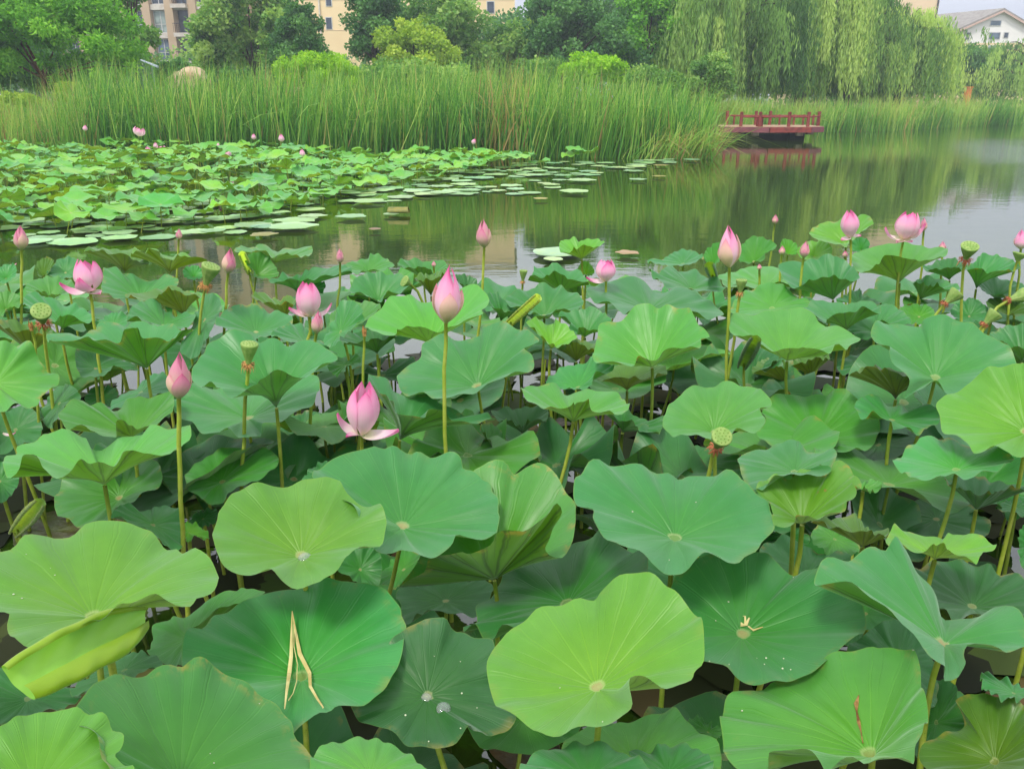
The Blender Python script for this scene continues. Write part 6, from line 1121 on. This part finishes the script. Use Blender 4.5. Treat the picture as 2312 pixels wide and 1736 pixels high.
M['lamp'] = simple('pale_metal', srgb(190, 200, 214), .5, .4); p = at_y(px('P', 1332, 330), 36.5); zt = at_y(px('P', 1330, 200), 36.5)[2]
t = thing('garden_lamp', (p[0], 36.5, .3), 'slim pale lamp post with angled head poking out of the reeds', 'lamp'); MB().tube([(0, 0, -.1), (0, 0, zt - .3)], [.05, .04]).build('pole', M['lamp'], t, smooth=True)
m = MB(); h = zt - .3; m.add([(-.42, -.07, h + .26), (-.42, .07, h + .26), (.24, .09, h - .02), (.24, -.09, h - .02), (-.42, -.07, h + .30), (-.42, .07, h + .30), (.24, .09, h + .06), (.24, -.09, h + .06)], [(0, 1, 2, 3), (4, 5, 6, 7), (0, 1, 5, 4), (2, 3, 7, 6), (0, 3, 7, 4), (1, 2, 6, 5)]); m.build('lamp_head', M['lamp'], t)
p = at_y(px('Z', 2090, 205), 78); M['orange'] = simple('orange_paint', srgb(206, 132, 62), .6, .3); m = MB(); m.box(-.22, .22, -.22, .22, -.5, zat(190, 78) - .4); m.box(-.28, .28, -.28, .28, zat(190, 78) - .4, zat(187, 78) - .4)
o = m.build('orange_post', M['orange']); o.location = (p[0], 78, .4); tag(o, 'short orange post standing at the end of the far reeds', 'post')

# ------------------------------------------------------------------ buildings
def wall_mat(name, c, c2, band=None):
    s = NT(name); tc = s.n('TexCoord'); n = s.noise(.6, 5, tc.outputs['Object']); n2 = s.noise(9, 3, tc.outputs['Object'])
    col = s.mix(s.rng(n, .3, .75, 0, .5), c, c2); col = s.mix(s.rng(n2, .4, .7, 0, .15), col, c2)
    return s.done(s.principled(col, .85, .2, s.bump(n2, .15, .02)))
M['tan'] = wall_mat('tan_render', srgb(190, 166, 138), srgb(172, 148, 120)); M['cream'] = wall_mat('cream_render', srgb(240, 214, 168), srgb(230, 200, 152)); M['white'] = wall_mat('white_render', srgb(240, 236, 232), srgb(226, 222, 218)); M['beige'] = wall_mat('beige_render', srgb(236, 208, 172), srgb(224, 196, 158))
M['frame'] = simple('white_window_frame', srgb(210, 208, 204), .5, .4, None, 3); M['slab'] = simple('pale_spandrel', srgb(206, 198, 188), .8, .2, srgb(186, 176, 164), 2); M['darkframe'] = simple('dark_balcony_metal', srgb(58, 56, 64), .5, .4); M['pipe'] = simple('drain_pipe', srgb(224, 214, 196), .6, .3)
def glass(nm, c): s = NT(nm); tc = s.n('TexCoord'); n = s.noise(.9, 2, tc.outputs['Object']); return s.done(s.principled(s.mix(s.rng(n, .4, .6), c, tuple(q * .55 for q in c[:3]) + (1,)), .08, .6))
M['glass'] = glass('blue_grey_glass', srgb(104, 122, 140)); M['glass_d'] = glass('dark_glass', srgb(66, 76, 92)); M['glass_g'] = glass('curtained_glass', srgb(150, 166, 160)); M['tile'] = simple('grey_roof_tiles', srgb(150, 146, 140), .8, .2, srgb(132, 126, 122), 2, bump=.3); M['trim'] = simple('pinkish_eaves', srgb(206, 176, 160), .7, .2)
# apartment block with tan piers
t = thing('apartment_block', (-46, 97, 0), 'tan apartment block with tall piers, bay windows and dark balconies at the left', 'building'); t.rotation_euler = (0, 0, R(-9)); PW, GAP, FH = .95, 1.75, 2.85; nb = 11; x0 = -13.0; floors = 8
m = MB(); m.box(x0, x0 + nb * (PW + GAP) + PW, .9, 13, -1, floors * FH + 1); m.build('wall', M['tan'], t)
for i in range(nb + 1): X = x0 + i * (PW + GAP); m = MB(); m.box(X, X + PW, -.35, .897, -1, floors * FH + 1.2); m.build('pier', M['tan'], t)
for f in range(floors): m = MB(); m.box(x0 + .1, x0 + nb * (PW + GAP) + PW - .1, -.15, .85, f * FH - .42, f * FH + .12); m.build('floor_band', M['slab'], t)
rw = np.random.default_rng(8)
for i in range(nb):
    X = x0 + i * (PW + GAP) + PW; bal = i % 3 == 2
    for f in range(1, 7 if bal else 0): m = MB(); m.box(X + .003, X + GAP - .003, -.75, -.153, f * FH - .3, f * FH + .1); m.build('balcony_slab', M['slab'], t)
    for f in range(1, 7):
        z0, z1 = f * FH + .15, (f + 1) * FH - .45; yb = .2 if not bal else .55; m = MB(); w_ = .07
        m.box(X + .06, X + GAP - .06, yb, yb + .12, z0, z0 + w_); m.box(X + .06, X + GAP - .06, yb, yb + .12, z1 - w_, z1)
        for xx in (X + .06, X + GAP / 2 - w_ / 2, X + GAP - .06 - w_): m.box(xx, xx + w_, yb + .003, yb + .117, z0 + w_, z1 - w_)
        m.box(X + .13, X + GAP - .13, yb + .01, yb + .1, z0 + (z1 - z0) * .38, z0 + (z1 - z0) * .38 + .05)
        wf = m.build('window', M['frame' if not bal else 'darkframe'], t)
        m = MB(); m.box(X + .1, X + GAP - .1, yb + .04, yb + .06, z0 + .03, z1 - .03); m.build('pane', M[('glass', 'glass_d', 'glass_g')[rw.integers(3)]], wf)
        if bal:
            m = MB(); m.box(X + .003, X + GAP - .003, -.74, -.70, z0 + .85, z0 + .92)
            for q in np.linspace(X + .05, X + GAP - .08, 9): m.box(q, q + .03, -.735, -.705, z0 - .03, z0 + .85)
            m.build('balcony_railing', M['darkframe'], t)
m = MB(); m.tube([(x0 + 2 * (PW + GAP) + PW + .25, -.05, 0), (x0 + 2 * (PW + GAP) + PW + .25, -.05, floors * FH)], .08); m.build('drainpipe', M['pipe'], t)
# cream building
Yc = 92; t = thing('cream_building', (at_y(px('Z', 880, 50), Yc)[0], Yc, 0), 'plain cream apartment wall with small windows between the dark trees', 'building'); cx = t.location.x; xa, xb = at_y(px('Z', 620, 50), Yc)[0] - cx, at_y(px('Z', 1112, 50), Yc)[0] - cx; m = MB(); m.box(xa, xb, 0, 14, -1, 16.5); m.build('wall', M['cream'], t)
m = MB(); m.box(xa - .3, xb + .3, -.4, 14.4, 16.5, 16.9); m.build('roof', M['slab'], t)
for (a, b, c_, d) in ((1950, 2005, -90, 55), (1955, 2010, 165, 265), (2500, 2560, 165, 265), (3420, 3480, 20, 120)):
    q0 = at_y(px('S', 250 + a * .2486, c_ * .2486), Yc); q1 = at_y(px('S', 250 + b * .2486, d * .2486), Yc); m = MB(); m.box(q0[0] - cx - .08, q1[0] - cx + .08, -.05, -.003, q1[2] - .08, q0[2] + .08); wf = m.build('window', M['frame'], t); m = MB(); m.box(q0[0] - cx, q1[0] - cx, -.08, -.053, q1[2], q0[2]); m.build('pane', M['glass_d'], wf)
q = at_y(px('S', 250 + 1902 * .2486, 40), Yc)[0] - cx; m = MB(); m.tube([(q, -.12, -1), (q, -.12, 16.4)], .09); m.build('drainpipe', M['pipe'], t)
m = MB()
for f in range(1, 6): m.box(xa + .01, xb - .01, -.03, -.004, f * 2.9 - .03, f * 2.9 + .03)
m.build('string_course', M['beige'], t)
# beige block behind the willows
Yb = 108; xr_ = at_y(px('Z', 2027, 20), Yb)[0]; t = thing('beige_building', (xr_ - 8, Yb, 0), 'beige building block rising above the willows beside the sky', 'building'); m = MB(); m.box(-8, 8, 0, 12, -1, 17.5); m.build('wall', M['beige'], t); m = MB(); m.box(-8.3, 8.3, -.3, 12.3, 17.5, 17.9); m.build('roof', M['tile'], t)
m = MB(); m.tube([(7.8, -.12, -1), (7.8, -.12, 17.4)], .1); m.build('drainpipe', M['darkframe'], t)
# white gabled house
Yh = 126; kx = .18626
def hp(x, y, Y=Yh): return at_y(px('S', 1900 + x * kx, y * kx), Y)
apx, el, er = hp(1950, 110), hp(1400, 352), hp(2500, 430); base = hp(1480, 525)[2]
t = thing('white_house', (apx[0], Yh, 0), 'white gabled house with grey roof above a tan lower storey at the right', 'building'); ox = apx[0]; gl = hp(1500, 400)[0] - ox; gr = 2 * 0 + (er[0] - ox) * .93; ze = el[2] + .25; za = apx[2]
D0 = 16; shift = -9.0   # the ridge runs back and to the left
def gable(m, xl_, xr2, z0, zl, zr, zt, y0, dep, sh):
    v = [(xl_, y0, z0), (xr2, y0, z0), (xr2, y0, zr), (0, y0, zt), (xl_, y0, zl)]; v += [(a + sh, b + dep, c_) for a, b, c_ in v]
    m.add(v, [(0, 1, 2, 3, 4), (9, 8, 7, 6, 5), (0, 1, 6, 5), (1, 2, 7, 6), (4, 0, 5, 9), (2, 3, 8, 7), (3, 4, 9, 8)])
m = MB(); gable(m, gl, gr, base, ze, ze - 1.0, za - .25, 0, D0, shift); m.build('wall', M['white'], t)
m = MB(); m.box(gl + .05, gr - .05, .003, D0, -1, base - .003); m.build('lower_storey', M['cream'], t)
def slab(m, p, q, dep, sh, th=.25, y0=-.5):
    v = [(p[0], y0, p[1]), (q[0], y0, q[1]), (q[0] + sh, y0 + dep, q[1]), (p[0] + sh, y0 + dep, p[1])]; v += [(a, b, c_ - th) for a, b, c_ in v]; m.add(v, [(0, 1, 2, 3), (7, 6, 5, 4), (0, 1, 5, 4), (1, 2, 6, 5), (2, 3, 7, 6), (3, 0, 4, 7)])
m = MB(); slab(m, (el[0] - ox - .2, el[2] - .1), (0, za + .05), D0 + 1, shift); slab(m, (.003, za + .05), (er[0] - ox, er[2]), D0 + 1, shift); rf = m.build('roof', M['tile'], t)
m = MB(); slab(m, (el[0] - ox - .25, el[2] - .36), (0, za - .21), .12, 0, .28, -.64); slab(m, (.003, za - .21), (er[0] - ox + .05, er[2] - .26), .12, 0, .28, -.64); m.build('eaves_board', M['trim'], rf)
for a, b, c_, d, mt in ((1812, 1922, 258, 312, 'glass'), (1796, 1908, 402, 476, 'glass'), (1518, 1540, 402, 482, 'glass_d'), (1786, 1852, 560, 622, 'glass_g'), (1975, 2010, 402, 460, 'glass_d')):
    q0, q1 = hp(a, c_), hp(b, d); m = MB(); m.box(q0[0] - ox - .12, q1[0] - ox + .12, -.06, -.003, q1[2] - .12, q0[2] + .12); wf = m.build('window', M['frame'], t); m = MB(); m.box(q0[0] - ox, q1[0] - ox, -.09, -.063, q1[2], q0[2]); m.box((q0[0] + q1[0]) / 2 - ox - .05, (q0[0] + q1[0]) / 2 - ox + .05, -.11, -.093, q1[2], q0[2]); m.build('pane', M[mt], wf)
# rear wing of the house with a crenellated ridge
Yw = 142; a0, a1 = at_y(px('S', 1900 + 1260 * kx, 225 * kx), Yw), at_y(px('S', 1900 + 1830 * kx, 138 * kx), Yw); wz = at_y(px('S', 1900 + 1300 * kx, 330 * kx), Yw)[2]
t = thing('grey_roofed_wing', (a0[0], Yw, 0), 'long grey roofed wing with a notched ridge behind the white gabled house', 'building'); m = MB(); L_ = a1[0] - a0[0]
m.add([(0, -3, wz - 1), (L_, -3, wz - 1), (L_, 0, a1[2] - .4), (0, 0, a0[2] - .4), (0, 6, a0[2] - .4), (L_, 6, a1[2] - .4)], [(0, 1, 2, 3), (3, 2, 5, 4)]); m.build('roof', M['tile'], t)
m = MB(); m.box(.0, L_, -2.8, 6, -1, wz - 1.05); m.build('wall', M['white'], t)
m = MB()
for k in range(9):
    q = k / 9; xx = L_ * q; zz = a0[2] + (a1[2] - a0[2]) * q; m.box(xx, xx + L_ / 9 * .5, -.1, .3, zz - .45, zz + .35)
m.box(0, L_, .0, .2, a0[2] - .6, a0[2] - .43); m.build('ridge_parapet', M['trim'], t)

# ------------------------------------------------------------------ the air
s = NT('thin_haze'); vp = s.n('VolumePrincipled'); vp.inputs['Color'].default_value = (.80, .88, .95, 1); vp.inputs['Density'].default_value = .0015; vp.inputs['Anisotropy'].default_value = .3
s.t.links.new(vp.outputs[0], s.out.inputs['Volume'])
m = MB(); m.box(-420, 420, -45, 1000, -2.2, 26); tag(m.build('haze', s.m), kind='stuff')
scene.cycles.volume_bounces = 0
